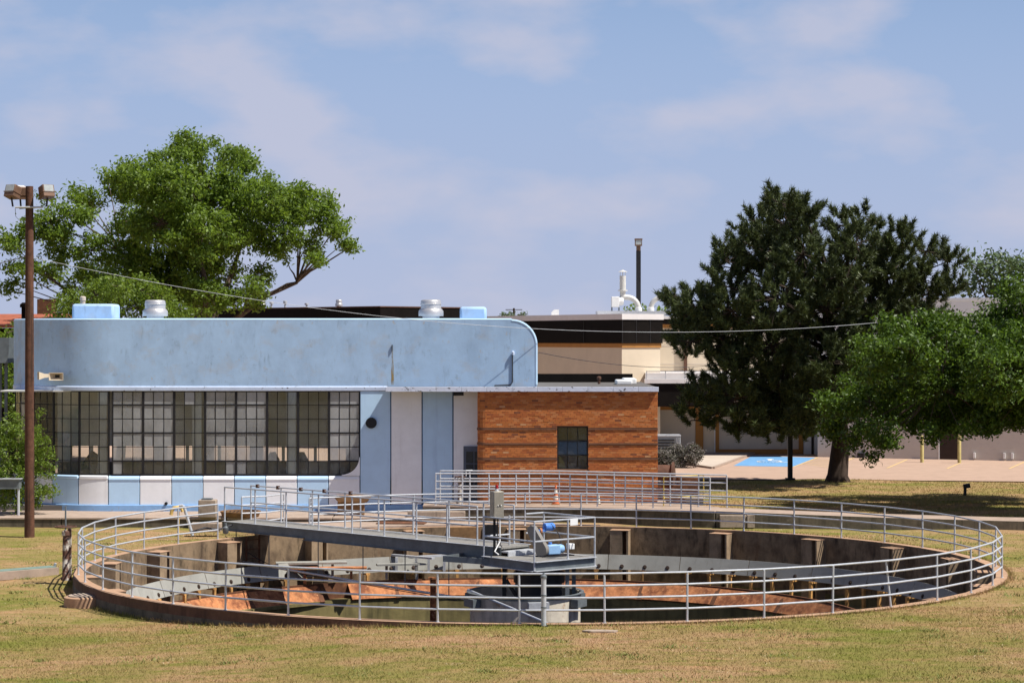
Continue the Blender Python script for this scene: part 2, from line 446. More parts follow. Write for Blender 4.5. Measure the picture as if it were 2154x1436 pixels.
# ------------------------------------------------------------------ mesh builder
class MB:
    def __init__(s):
        s.v, s.f, s.m = [], [], []

    def add(s, vs, fs, mi=0):
        o = len(s.v)
        s.v += [tuple(x) for x in vs]
        s.f += [tuple(i + o for i in f) for f in fs]
        s.m += [mi] * len(fs)
        return s

    def box(s, x0, x1, y0, y1, z0, z1, mi=0):
        vs = [(x, y, z) for z in (z0, z1) for y in (y0, y1) for x in (x0, x1)]
        return s.add(vs, [(0, 2, 3, 1), (4, 5, 7, 6), (0, 1, 5, 4), (2, 6, 7, 3), (0, 4, 6, 2), (1, 3, 7, 5)], mi)

    def obox(s, c, dx, dy, dz, rot=None, mi=0):
        """box centred at c; rot a Matrix or z angle"""
        if rot is None:
            rot = Matrix.Identity(3)
        elif isinstance(rot, (int, float)):
            rot = Matrix.Rotation(rot, 3, 'Z')
        vs = [Vector(c) + rot @ Vector((x * dx / 2, y * dy / 2, z * dz / 2)) for z in (-1, 1) for y in (-1, 1) for x in (-1, 1)]
        return s.add(vs, [(0, 2, 3, 1), (4, 5, 7, 6), (0, 1, 5, 4), (2, 6, 7, 3), (0, 4, 6, 2), (1, 3, 7, 5)], mi)

    def bar(s, p, q, w, h, mi=0):
        """rectangular bar from p to q, w wide across, h high"""
        p, q = Vector(p), Vector(q)
        d = (q - p)
        L = d.length
        d.normalize()
        up = Vector((0, 0, 1)) if abs(d.z) < 0.95 else Vector((0, 1, 0))
        sd = d.cross(up).normalized()
        up = sd.cross(d)
        rot = Matrix((d, sd, up)).transposed()
        return s.obox((p + q) / 2, L, w, h, rot, mi)

    def tube(s, pts, r, n=8, closed=False, mi=0, cap=True):
        pts = [Vector(p) for p in pts]
        N = len(pts)
        rs = r if isinstance(r, (list, tuple)) else [r] * N
        vs, fs = [], []
        prev = None
        for i, p in enumerate(pts):
            if closed:
                t = (pts[(i + 1) % N] - pts[i - 1])
            else:
                t = pts[min(i + 1, N - 1)] - pts[max(i - 1, 0)]
            t.normalize()
            if prev is None:
                a = Vector((0, 0, 1)) if abs(t.z) < 0.9 else Vector((1, 0, 0))
                u = t.cross(a).normalized()
            else:
                u = (prev - t * prev.dot(t)).normalized()
            w = t.cross(u)
            prev = u
            for k in range(n):
                a = 2 * math.pi * k / n
                vs.append(p + (u * math.cos(a) + w * math.sin(a)) * rs[i])
        segs = N if closed else N - 1
        for i in range(segs):
            j = (i + 1) % N
            for k in range(n):
                k2 = (k + 1) % n
                fs.append((i * n + k, i * n + k2, j * n + k2, j * n + k))
        if cap and not closed:
            fs.append(tuple(range(n - 1, -1, -1)))
            fs.append(tuple((N - 1) * n + k for k in range(n)))
        return s.add(vs, fs, mi)

    def lathe(s, c, prof, n=24, mi=0, axis=None):
        """prof: (radius, height) list, around axis (default z) at c"""
        c = Vector(c)
        q = Quaternion() if axis is None else Vector((0, 0, 1)).rotation_difference(Vector(axis))
        vs, fs = [], []
        for (r, z) in prof:
            for k in range(n):
                a = 2 * math.pi * k / n
                vs.append(c + q @ Vector((r * math.cos(a), r * math.sin(a), z)))
        for i in range(len(prof) - 1):
            for k in range(n):
                k2 = (k + 1) % n
                fs.append((i * n + k, i * n + k2, (i + 1) * n + k2, (i + 1) * n + k))
        if prof[0][0] > 1e-6:
            fs.append(tuple(range(n - 1, -1, -1)))
        if prof[-1][0] > 1e-6:
            fs.append(tuple((len(prof) - 1) * n + k for k in range(n)))
        return s.add(vs, fs, mi)

    def prism(s, poly, z0, z1, mi=0):
        """xy polygon (counter clockwise) raised from z0 to z1"""
        n = len(poly)
        vs = [(p[0], p[1], z0) for p in poly] + [(p[0], p[1], z1) for p in poly]
        fs = [tuple(range(n - 1, -1, -1)), tuple(range(n, 2 * n))]
        fs += [(i, (i + 1) % n, n + (i + 1) % n, n + i) for i in range(n)]
        return s.add(vs, fs, mi)

    def prism_y(s, poly, y0, y1, mi=0):
        """xz polygon extended from y0 to y1"""
        n = len(poly)
        vs = [(p[0], y0, p[1]) for p in poly] + [(p[0], y1, p[1]) for p in poly]
        fs = [tuple(range(n)), tuple(range(2 * n - 1, n - 1, -1))]
        fs += [((i + 1) % n, i, n + i, n + (i + 1) % n) for i in range(n)]
        return s.add(vs, fs, mi)

    def strip(s, path, z0, z1, th, mi=0, side=1):
        """wall of thickness th along an xy path (front line given, thickness to the left of travel if side=1)"""
        P = [Vector((p[0], p[1])) for p in path]
        off = []
        for i, p in enumerate(P):
            t = P[min(i + 1, len(P) - 1)] - P[max(i - 1, 0)]
            t.normalize()
            off.append(p + Vector((-t.y, t.x)) * th * side)
        n = len(P)
        vs = []
        for i in range(n):
            vs += [(P[i].x, P[i].y, z0), (P[i].x, P[i].y, z1), (off[i].x, off[i].y, z1), (off[i].x, off[i].y, z0)]
        fs = []
        for i in range(n - 1):
            for k in range(4):
                k2 = (k + 1) % 4
                fs.append((4 * i + k, 4 * i + k2, 4 * i + 4 + k2, 4 * i + 4 + k))
        fs += [(3, 2, 1, 0), tuple(4 * (n - 1) + k for k in range(4))]
        return s.add(vs, fs, mi)


def mesh_of(name, mb, mats, offset=(0, 0, 0), smooth=True, sharp=38):
    me = bpy.data.meshes.new(name)
    ox, oy, oz = offset
    me.from_pydata([(x - ox, y - oy, z - oz) for x, y, z in mb.v], [], mb.f)
    ml = mats if isinstance(mats, (list, tuple)) else [mats]
    for m in ml:
        me.materials.append(m)
    if len(ml) > 1:
        me.polygons.foreach_set('material_index', mb.m)
    import bmesh
    bm = bmesh.new()
    bm.from_mesh(me)
    bmesh.ops.recalc_face_normals(bm, faces=bm.faces)
    bm.to_mesh(me)
    bm.free()
    if smooth:
        me.polygons.foreach_set('use_smooth', [True] * len(me.polygons))
        me.set_sharp_from_angle(angle=R(sharp))
    me.update()
    return me


def root_loc(o):
    while o.parent:
        o = o.parent
    return o.location


def tag(o, label=None, cat=None, group=None, kind=None):
    if label: o['label'] = label
    if cat: o['category'] = cat
    if group: o['group'] = group
    if kind: o['kind'] = kind
    return o


def thing(name, label, cat, loc, group=None):
    o = bpy.data.objects.new(name, None)
    o.empty_display_size = 0.3
    C.objects.link(o)
    o.location = loc
    return tag(o, label, cat, group)


def part(name, mb, mats, parent=None, kind=None, label=None, bevel=0, smooth=True, sharp=38):
    """mb is in world coordinates; the object becomes a child of parent (or top-level at the origin)"""
    off = root_loc(parent) if parent else (0, 0, 0)
    me = mesh_of(name, mb, mats, off, smooth, sharp)
    o = bpy.data.objects.new(name, me)
    C.objects.link(o)
    if parent:
        o.parent = parent
    if kind: o['kind'] = kind
    if label: o['label'] = label
    if bevel:
        bv = o.modifiers.new('bevel', 'BEVEL')
        bv.width = bevel
        bv.segments = 2
        bv.limit_method = 'ANGLE'
    return o


def solo(name, label, cat, mb, mats, group=None, loc=None, bevel=0):
    """a thing that is one mesh"""
    loc = loc or (sum(v[0] for v in mb.v) / len(mb.v), sum(v[1] for v in mb.v) / len(mb.v), min(v[2] for v in mb.v))
    me = mesh_of(name, mb, mats, loc)
    o = bpy.data.objects.new(name, me)
    C.objects.link(o)
    o.location = loc
    if bevel:
        bv = o.modifiers.new('bevel', 'BEVEL')
        bv.width = bevel
        bv.segments = 2
        bv.limit_method = 'ANGLE'
    return tag(o, label, cat, group)


def inst(name, me, parent, loc, rot=None):
    """piece sharing a mesh, at a world place, under parent (parents carry no rotation)"""
    o = bpy.data.objects.new(name, me)
    C.objects.link(o)
    o.parent = parent
    o.location = Vector(loc) - Vector(root_loc(parent))
    if rot is not None:
        o.rotation_euler = rot
    return o


def fast_mesh(name, verts, quads, mats, nper=4):
    """numpy arrays to mesh"""
    me = bpy.data.meshes.new(name)
    nv, nf = len(verts), len(quads)
    me.vertices.add(nv)
    me.vertices.foreach_set('co', np.asarray(verts, np.float32).ravel())
    me.loops.add(nf * nper)
    me.loops.foreach_set('vertex_index', np.asarray(quads, np.int32).ravel())
    me.polygons.add(nf)
    me.polygons.foreach_set('loop_start', np.arange(0, nf * nper, nper, dtype=np.int32))
    me.polygons.foreach_set('loop_total', np.full(nf, nper, np.int32))
    me.materials.append(mats)
    me.update(calc_edges=True)
    return me


# ------------------------------------------------------------------ ground
TX, TY, RIN, ROUT = 0.74, 59.2, 12.12, 12.42


def sst(a, b, x):
    t = np.clip((x - a) / (b - a), 0, 1)
    return t * t * (3 - 2 * t)


def ground_z(x, y):
    x = np.asarray(x, float)
    y = np.asarray(y, float)
    dx, dy = x - TX, y - TY
    z = -0.30 * sst(-0.5, 10.5, -dx) * (1 - sst(-5.5, 6.0, dy)) - 0.12 * sst(2, 11, -dx)
    z = z - 0.03
    z = z + 0.16 * sst(-1, 4, dx) * sst(12.3, 13.6, dy) * (1 - sst(17, 24, dy))
    z = z + 0.10 * np.exp(-((x - 14.2) ** 2 + (y - 93.6) ** 2) / 5.0)
    z = z + 0.03 * np.sin(x * 0.9 + y * 0.37) * np.sin(y * 0.61 - x * 0.21) * sst(12.8, 16, np.hypot(dx, dy)) * (1 - sst(28, 34, dy))
    return z


def build_ground():
    na = 256
    radii = [ROUT - 0.01] + list(np.linspace(12.6, 30, 40)) + list(np.geomspace(31, 1500, 34))
    th = np.linspace(0, 2 * np.pi, na, endpoint=False)
    vs = []
    for r in radii:
        x = TX + r * np.sin(th)
        y = TY - r * np.cos(th)
        vs.append(np.stack([x, y, ground_z(x, y)], 1))
    vs = np.concatenate(vs)
    q = []
    for i in range(len(radii) - 1):
        for k in range(na):
            k2 = (k + 1) % na
            q.append((i * na + k, i * na + k2, (i + 1) * na + k2, (i + 1) * na + k))
    me = fast_mesh('lawn_ground', vs, q, M['grass'])
    me.polygons.foreach_set('use_smooth', [True] * len(me.polygons))
    o = bpy.data.objects.new('lawn_ground', me)
    C.objects.link(o)
    tag(o, kind='structure')
    if me.polygons[0].normal.z < 0:
        me.flip_normals()


build_ground()


def build_blades():
    def field(n, x0, x1, y0, y1, h0, h1, w):
        x = npr.uniform(x0, x1, n)
        y = npr.uniform(y0, y1, n)
        keep = (np.hypot(x - TX, y - TY) > ROUT + 0.03) & (np.abs(x) < y * 0.245 + 1.0)
        keep &= ~((y > 71.2) & (x < 1)) & (y < 94.2 - 0.05 * np.maximum(x - 14, 0)) & ~((y > 69.3) & (x > 0) & (y < 72.8 + 3.0 * (x < 7)))
        x, y = x[keep], y[keep]
        n = len(x)
        z = ground_z(x, y) - 0.004
        a = npr.uniform(0, 2 * np.pi, n)
        h = npr.uniform(h0, h1, n)
        lean = npr.uniform(0.2, 1.3, n) * h
        la = npr.uniform(0, 2 * np.pi, n)
        ww = w * npr.uniform(0.6, 1.3, n)
        p = np.stack([x, y, z], 1)
        d = np.stack([np.cos(a) * ww, np.sin(a) * ww, np.zeros(n)], 1)
        t = p + np.stack([np.cos(la) * lean, np.sin(la) * lean, h], 1)
        v = np.empty((n * 3, 3))
        v[0::3], v[1::3], v[2::3] = p - d, p + d, t
        return v
    v = np.concatenate([
        field(150000, -13, 14, 38.5, 50, 0.025, 0.060, 0.006),
        field(60000, -16, 18, 46, 75, 0.025, 0.065, 0.008),
        field(40000, 5, 24, 71, 95, 0.03, 0.08, 0.011),
        field(2600, -13, 14, 38.5, 56, 0.06, 0.10, 0.008)])
    # ragged tufts hugging the outside of the rim
    n = 9000
    th = npr.uniform(0, 2 * np.pi, n)
    r = ROUT + 0.02 + np.abs(npr.normal(0, 0.07, n))
    x, y = TX + r * np.sin(th), TY - r * np.cos(th)
    k = (y < 70)
    x, y = x[k], y[k]
    n = len(x)
    z = ground_z(x, y) - 0.005
    p = np.stack([x, y, z], 1)
    a = npr.uniform(0, 2 * np.pi, n)
    d = np.stack([np.cos(a), np.sin(a), np.zeros(n)], 1) * 0.008
    t = p + np.stack([npr.normal(0, 0.04, n), npr.normal(0, 0.04, n), npr.uniform(0.04, 0.13, n)], 1)
    w = np.empty((n * 3, 3))
    w[0::3], w[1::3], w[2::3] = p - d, p + d, t
    v = np.concatenate([v, w])
    f = np.arange(len(v)).reshape(-1, 3)
    me = fast_mesh('grass_blades', v, f, M['blade'], 3)
    o = bpy.data.objects.new('grass_blades', me)
    C.objects.link(o)
    tag(o, 'short dry mown grass blades over the lawn', 'grass', kind='stuff')


build_blades()


def build_weeds():
    m, n, l, b = new_mat('lawn_weed_leaf')
    g = n.new('ShaderNodeNewGeometry')
    r = ramp(n, [(0, (0.13, 0.16, 0.03)), (1, (0.23, 0.24, 0.055))])
    l.new(g.outputs['Random Per Island'], r.inputs[0])
    l.new(r.outputs[0], b.inputs['Base Color'])
    b.inputs['Roughness'].default_value = 0.8
    m2, n2, l2, b2 = new_mat('straw_fleck')
    b2.inputs['Base Color'].default_value = (0.55, 0.44, 0.28, 1)
    b2.inputs['Roughness'].default_value = 0.9
    for name, mm, ncl, per, r0, r1, h0, h1, ww, lean in (('lawn_weeds', m, 210, 55, 0.06, 0.38, 0.03, 0.085, 0.013, 0.9), ('straw_litter', m2, 420, 16, 0.05, 0.45, 0.012, 0.04, 0.006, 2.4)):
        x = npr.uniform(-14, 15, ncl)
        y = npr.uniform(38.5, 72, ncl)
        rr = npr.uniform(r0, r1, ncl)
        rep_ = np.repeat(np.arange(ncl), per)
        k = len(rep_)
        x = x[rep_] + npr.normal(0, 1, k) * rr[rep_] * 1.3
        y = y[rep_] + npr.normal(0, 1, k) * rr[rep_] * .8
        keep = (np.hypot(x - TX, y - TY) > ROUT + .05) & ~((y > 71) & (x < 1.5)) & (y < 70.5)
        x, y = x[keep], y[keep]
        k = len(x)
        p = np.stack([x, y, ground_z(x, y)], 1)
        a, la = npr.uniform(0, 2 * np.pi, k), npr.uniform(0, 2 * np.pi, k)
        h = npr.uniform(h0, h1, k)
        d = np.stack([np.cos(a), np.sin(a), np.zeros(k)], 1) * ww
        t_ = p + np.stack([np.cos(la) * h * lean, np.sin(la) * h * lean, h], 1)
        v = np.empty((k * 3, 3))
        v[0::3], v[1::3], v[2::3] = p - d, p + d, t_
        me = fast_mesh(name, v, np.arange(k * 3).reshape(-1, 3), mm, 3)
        o = bpy.data.objects.new(name, me)
        C.objects.link(o)
        tag(o, 'scattered green weed tufts in the dry lawn' if ww > .01 else 'pale straw flecks scattered over the dry lawn', 'weeds' if ww > .01 else 'straw', kind='stuff')


build_weeds()


def sheet(name, poly, z, m, kind='structure', parent=None):
    mb = MB()
    mb.add([(p[0], p[1], z if len(p) < 3 else p[2]) for p in poly], [tuple(range(len(poly)))])
    o = part(name, mb, m, parent, smooth=False)
    if kind: o['kind'] = kind
    return o


# parking lot: flat ground far behind the lawn
WA, WB = Vector((15.83, 112.8)), Vector((30.0, 107.3))     # foot of the long block wall
WD = (WB - WA).normalized()
WN = Vector((WD.y, -WD.x))                                # towards the camera
lot_edge = []
for i in range(41):
    x = 6.0 + i * 0.9
    y = 94.7 - 0.17 * max(0, x - 14) + 0.13 * math.sin(x * 2.1) + 0.08 * math.sin(x * 5.3)
    if 12.6 < x < 15.6: y += 0.35
    lot_edge.append((x, y))
sheet('parking_lot', lot_edge + [(42, 125), (-25, 135), (-25, 96), (2, 95)], 0.012, M['lot'])
p1, p2, p3, p4 = atz(1478, 953, 0), atz(1585, 955, 0), atz(1500, 986, 0), atz(1400, 972, 0)
sheet('pavement', [p4.xy, p3.xy, (p2.x, p2.y), (p2.x, p2.y + 4), (p1.x - 1.5, p1.y + 4), (p1.x - 1.5, p1.y)], 0.10, M['walk'])
kb = MB()
kb.bar((p3.x, p3.y, 0.05), (p2.x, p2.y, 0.05), 0.15, 0.11)
kb.bar((p4.x, p4.y, 0.05), (p3.x, p3.y, 0.05), 0.15, 0.11)
tag(part('kerb', kb, M['slab']), kind='structure')
bay = [atz(1543, 979, 0.018), atz(1668, 981, 0.018), atz(1716, 962, 0.018), atz(1583, 958, 0.018)]
sheet('parking_bay', [b.xy for b in bay], 0.018, M['bay_blue'])
# wheelchair symbol, white print lying on the blue bay
def symbol():
    a, b = bay[1] - bay[0], bay[3] - bay[0]
    ex, ey = a.normalized(), b.normalized()
    c = atz(1622, 969, 0.024)
    mb = MB()
    def P(x, y): 
        q = c + ex * x + ey * y
        return (q.x, q.y, 0.024)
    def stroke(pts, w):
        for (x0, y0), (x1, y1) in zip(pts[:-1], pts[1:]):
            d = Vector((x1 - x0, y1 - y0)).normalized() * w / 2
            n = Vector((-d.y, d.x))
            mb.add([P(x0 - d.x + n.x, y0 - d.y + n.y), P(x0 - d.x - n.x, y0 - d.y - n.y), P(x1 + d.x - n.x, y1 + d.y - n.y), P(x1 + d.x + n.x, y1 + d.y + n.y)], [(0, 1, 2, 3)])
    arc = [(-0.1 + 0.52 * math.cos(R(t)), -0.5 + 0.85 * math.sin(R(t))) for t in range(120, 361, 20)]
    stroke(arc, 0.13)
    stroke([(-0.15, 1.1), (-0.1, 0.15), (0.4, 0.15), (0.62, -0.9), (0.95, -0.75)], 0.16)
    stroke([(-0.12, 0.65), (0.35, 0.65)], 0.14)
    mb.add([P(-0.18 + 0.19 * math.cos(R(t)), 1.45 + 0.3 * math.sin(R(t))) for t in range(0, 360, 30)], [tuple(range(12))])
    o = part('wheelchair_symbol', mb, M['white'], smooth=False)
    o['kind'] = 'structure'
symbol()
lm = MB()
def pline(u0, v0, u1, v1, w=0.11, z=0.019):
    a, b = atz(u0, v0, z), atz(u1, v1, z)
    d = (b - a).normalized() * w / 2
    n = Vector((-d.y, d.x, 0))
    lm.add([a + n, a - n, b - n, b + n], [(0, 1, 2, 3)])
pline(1668, 982, 1720, 961.5)
for k in range(5):
    pline(1690 + k * 5, 975 - k * 2.5, 1750 + k * 8, 983 - k * 3.2, 0.09)
pline(1776, 971, 1796, 962.5)
pline(1866, 984, 1908, 966)
pline(1992, 985, 2020, 973)
pline(2123, 985, 2156, 970.5)
o = part('parking_lines', lm, M['line_yellow'], smooth=False)
o['kind'] = 'structure'


# ------------------------------------------------------------------ settling tank
def ring_pt(r, deg, z=0.0, cx=TX, cy=TY):
    a = R(deg)
    return Vector((cx + r * math.sin(a), cy - r * math.cos(a), z))


def sweep_ring(prof, n=256, a0=0, a1=360, cx=TX, cy=TY, mats=None):
    """prof: closed list of (r, z); mats: material index per profile edge"""
    mb = MB()
    full = (a1 - a0) >= 360
    cnt = n if full else n + 1
    P = len(prof)
    for i in range(cnt):
        a = a0 + (a1 - a0) * i / n
        mb.v += [tuple(ring_pt(r, a, z, cx, cy)) for r, z in prof]
    for i in range(n):
        j = (i + 1) % cnt
        for k in range(P):
            k2 = (k + 1) % P
            mb.f.append((i * P + k, j * P + k, j * P + k2, i * P + k2))
            mb.m.append(mats[k] if mats else 0)
    if not full:
        mb.f.append(tuple(range(P)))
        mb.f.append(tuple((cnt - 1) * P + k for k in range(P - 1, -1, -1)))
        mb.m += [0, 0]
    return mb


tank = thing('settling_tank', 'large round sunken concrete settling tank with rusty orange trough', 'tank', (TX, TY, 0))
w = sweep_ring([(RIN, -1.75), (RIN, 0.0), (ROUT, 0.0), (ROUT, -0.22), (ROUT + 0.012, -0.24), (ROUT + 0.012, -3.7), (RIN, -3.7)], mats=[0, 1, 2, 4, 4, 4, 3])
part('wall', w, [M['tank'], M['rim'], M['outer'], M['algae'], M['wall_dark']], tank)
part('inner_wall', sweep_ring([(9.92, -3.4), (9.92, -2.05), (10.2, -2.05), (10.2, -3.4)], 128, 0, 360, -0.35, 59.3), M['algae'], tank)
part('launder_floor', sweep_ring([(10.6, -2.1), (10.6, -2.0), (RIN + 0.02, -2.0), (RIN + 0.02, -2.1)], 128), M['algae'], tank)
fl = MB()
fl.lathe((TX, TY, -3.7), [(RIN + 0.05, 0), (RIN + 0.05, 0.1), (0.01, 0.02)], 96)
part('floor', fl, M['algae'], tank)
wt = MB()
wt.lathe((TX, TY, -3.0), [(RIN - 0.005, 0), (0.0, 0.0)], 128)
o = part('water', wt, M['water'])
o['kind'] = 'structure'

# pilasters: a concrete column with an iron channel on its face
pil = MB()
pil.box(-0.32, 0.08, -0.44, 0.05, -3.3, 0.0)
pil.box(0.08, 0.22, -0.16, 0.05, -3.3, -0.02, 1)
pil.box(0.22, 0.28, -0.44, 0.05, -3.3, 0.0)
M['pier'] = mat('brown_stained_pier', (0.30, 0.215, 0.135), 0.25, 3, 0.9, 0, 0.3, 20, [
    ((0.10, 0.065, 0.04), 3.5, (1, 1, 0.4), 0.5, 0.7, 0.75)])
pil_me = mesh_of('pilaster', pil, [M['pier'], M['rust_dark']])
cap_me = mesh_of('pilaster_cap', MB().box(-0.33, 0.29, -0.45, 0.0, 0.0, 0.02), M['rim'])
for k in range(22):
    deg = 180 - 13.6 - k * 360 / 22
    p = ring_pt(RIN + 0.0, deg, -0.09)
    a = R(deg)
    # local -y must point to the tank centre
    rz = a + math.pi
    inst('pilaster', pil_me, tank, p, (0, 0, rz))
    inst('pilaster_cap', cap_me, tank, p, (0, 0, rz))

# grey baffle ring of bolted sheets with rusty hangers
NB = 30
for k in range(NB):
    a0 = k * 360 / NB
    b = sweep_ring([(11.28, -1.30), (11.44, -0.84), (11.455, -0.84), (11.295, -1.30)], 6, a0 + 0.06, a0 + 360 / NB - 0.06)
    o = part('baffle_sheet', b, M['baffle'], tank)
bolt = MB()
bolt.lathe((0, 0, 0), [(0.068, 0), (0.068, 0.012), (0.04, 0.014), (0.035, 0.035)], 10)
bolt_me = mesh_of('bolt', bolt, M['bolt'])
br = MB()
br.box(-0.07, 0.07, -0.02, 0.25, -0.05, 0.0)
br.box(-0.045, 0.045, -0.03, 0.05, -0.62, -0.05)
br_me = mesh_of('bracket', br, M['bracket'])
for k in range(94):
    deg = k * 360 / 94 + 1
    p = ring_pt(11.312, deg, -1.20)
    inst('bolt', bolt_me, tank, p, (R(71), 0, R(deg) + math.pi))
    if k % 2 == 0 or rnd.random() < 0.6:
        p = ring_pt(11.24, deg + 0.4, -1.31)
        inst('bracket', br_me, tank, p, (0, R(rnd.uniform(-3, 3)), R(deg) + math.pi))

# orange rusted trough plates
CX2, CY2 = -0.35, 59.3
gaps = {}
NP = 24
for k in range(NP):
    a0 = k * 360 / NP + 4
    if k == 13:      # torn sheet
        a1 = a0 + 9
    else:
        a1 = a0 + 360 / NP - 0.12
    j = rnd.uniform(-0.012, 0.012)
    b = sweep_ring([(9.86, -2.0 + j), (10.22, -1.55 + j), (10.24, -1.58 + j), (9.88, -2.03 + j)], 8, a0, a1, CX2, CY2)
    part('trough_plate', b, M['rust'], tank)
    s = sweep_ring([(9.84, -2.01 + j), (10.23, -1.54 + j), (10.25, -1.57 + j), (9.86, -2.04 + j)], 1, a0 - 0.45, a0 + 0.45, CX2, CY2)
    part('splice_plate', s, M['rust_dark'], tank)
part('trough_edge', sweep_ring([(10.24, -1.50), (10.30, -1.50), (10.30, -2.0), (10.26, -2.0)], 160, 0, 360, CX2, CY2), M['rust_dark'], tank)
# loose timbers and plates left lying over the trough
for (u, v, z, L, wd, ang, m) in [(655, 1183, 68.0, 2.2, 0.5, 8, 'baffle'), (690, 1194, 67.6, 2.4, 0.35, 4, 'rust'),
                                 (868, 1170, 69.2, 1.7, 0.14, -38, 'galv'), (905, 1169, 69.6, 1.5, 0.14, 30, 'galv'),
                                 (845, 1186, 68.9, 1.6, 0.3, 12, 'baffle')]:
    p = at(u, v, z)
    mb = MB().obox(p, L, wd, 0.06, R(ang)).obox(p - Vector((L * .3, 0, .25)), .08, .08, .46).obox(p + Vector((L * .3, 0, -.25)), .08, .08, .46)
    solo('loose_plank', {'655': 'broad grey board lying across the tank trough left of the bridge', '690': 'rusty orange board lying beside the broad grey board in the trough',
         '868': 'slanting grey channel iron on the back trough under the bridge', '905': 'grey channel iron crossing the slanting one under the bridge',
         '845': 'pale grey board lying under the crossed channel irons'}[str(u)], 'plank', mb, M[m], 'loose boards lying over the trough')
# rusty upright in the tank
p = atz(911, 1296, -1.6)
mb = MB()
mb.box(p.x - 0.085, p.x + 0.085, p.y - 0.02, p.y + 0.02, -3.0, -0.55)
mb.box(p.x - 0.085, p.x - 0.065, p.y - 0.09, p.y - 0.02, -3.0, -0.55)
mb.box(p.x + 0.065, p.x + 0.085, p.y - 0.09, p.y - 0.02, -3.0, -0.55)
mb.box(p.x - 0.13, p.x + 0.13, p.y - 0.1, p.y + 0.05, -0.55, -0.50)
solo('rusty_post', 'rusty orange channel post standing in the tank left of the centre drive', 'post', mb, M['rust'])

# ladder on the back wall by the bridge
deg = 227
t = thing('wall_ladder', 'dark rusty ladder on the tank wall beneath the bridge end', 'ladder', ring_pt(RIN - 0.15, deg, -2.6))
a = R(deg)
tv = Vector((math.cos(a), math.sin(a), 0))
pc = ring_pt(RIN - 0.15, deg)
for sgn in (-1, 1):
    q = pc + tv * 0.26 * sgn
    part('side_rail', MB().bar((q.x, q.y, -2.6), (q.x, q.y, 0.05), 0.06, 0.03), M['rust_dark'], t)
for k in range(9):
    q = pc + Vector((0, 0, -2.4 + k * 0.29))
    part('rung', MB().tube([q - tv * 0.25, q + tv * 0.25], 0.013, 6), M['rust_dark'], t)

# ------------------------------------------------------------------ railing round the tank
HR = [0.28, 0.545, 0.805, 1.065]
RR = 12.29
post_me = mesh_of('post', MB().lathe((0, 0, 0), [(0.045, 0), (0.045, 0.012), (0.0245, 0.014), (0.0245, 1.05)], 8), M['galv'])


def railing(name, label, pts, heights, post_r=0.0245, rail_r=0.0235, base=0.0, group=None, skip=()):
    t = thing(name, label, 'railing', (pts[0][0], pts[0][1], pts[0][2]), group)
    for i, p in enumerate(pts):
        if i in skip: continue
        inst('post', post_me, t, p, (R(rnd.uniform(-.5, .5)), R(rnd.uniform(-.6, .6)), 0))
    for i, h in enumerate(heights):
        part('top_rail' if i == len(heights) - 1 else 'rail', MB().tube([(p[0], p[1], p[2] + h) for p in pts], rail_r, 8), M['galv'], t)
    return t


angs = [232.5 + i * 8.32 for i in range(15)] + [-2.7 + 8.57 * k for k in range(10)] + [172.9 - 8.57 * k for k in range(10, -1, -1)] + [172.9 + 8.57 * k for k in range(1, 6)]
ring_posts = [ring_pt(RR, d, 0.0) for d in angs]
ring_rail = railing('tank_railing', 'grey four-rail pipe railing curving right round the settling tank', ring_posts, HR)
# one bent post on the right side
for ch in ring_rail.children:
    if ch.name.startswith('post'):
        wp = ch.location + ring_rail.location
        if abs(wp.x - ring_posts[20].x) < 0.01 and abs(wp.y - ring_posts[20].y) < 0.01:
            ch.rotation_euler = (0, R(-6), 0)

# capped pipe standing just outside the front of the rim
p = Vector((TX - 0.06, TY - ROUT - 0.08, 0))
t = thing('capped_pipe', 'thick grey capped pipe standing against the front of the tank railing', 'pipe', (p.x, p.y, -0.05))
part('pipe_body', MB().lathe((p.x, p.y, -0.1), [(0.055, 0), (0.055, 1.10)], 14), M['galv'], t)
part('cap', MB().lathe((p.x, p.y, 1.0), [(0.068, 0), (0.068, 0.05), (0.03, 0.075), (0.02, 0.12)], 14), M['galv_dark'], t)
for z in (0.36, 0.62):
    part('clamp', MB().lathe((p.x, p.y, z), [(0.063, 0), (0.063, 0.03)], 14), M['galv_dark'], t)
part('foot', MB().box(p.x - 0.10, p.x + 0.09, p.y - 0.09, p.y + 0.07, -0.12, -0.02), M['black'], t)

# ------------------------------------------------------------------ access bridge
BA, BB = Vector((-8.98, 67.8)), Vector((-0.30, 59.3))
bd = (BB - BA).normalized()
bn_ = Vector((bd.y, -bd.x))          # candidates for the far side
if bn_.y < 0: bn_ = -bn_
BW, BZ = 1.1, 0.45
bl = (BB - BA).length


def bpt(s, w, z):
    q = BA + bd * s + bn_ * w
    return Vector((q.x, q.y, z))


bridge = thing('access_bridge', 'long grey steel access bridge with two-rail handrails to the tank centre', 'bridge', bpt(0, 0.5, 0.0))
part('deck', MB().bar(bpt(0, BW / 2, BZ - 0.025), bpt(bl, BW / 2, BZ - 0.025), BW - 0.04, 0.05), M['deck'], bridge)


def channel(w, sgn):
    mb = MB()
    hgt = 0.30
    # web, top and bottom flange
    for (s0, s1, h) in ((0, 3.9, 0.27), (3.9, bl, 0.33)):
        mb.bar(bpt(s0, w, BZ - h / 2), bpt(s1, w, BZ - h / 2), 0.012, h)
        mb.bar(bpt(s0, w - 0.05 * sgn, BZ - h), bpt(s1, w - 0.05 * sgn, BZ - h), 0.10, 0.012)
    part('flange', MB().bar(bpt(0, w - 0.04 * sgn, BZ + 0.006), bpt(bl, w - 0.04 * sgn, BZ + 0.006), 0.09, 0.014), M['galv'], bridge)  # paler steel than the web paints in the flange highlight
    return mb


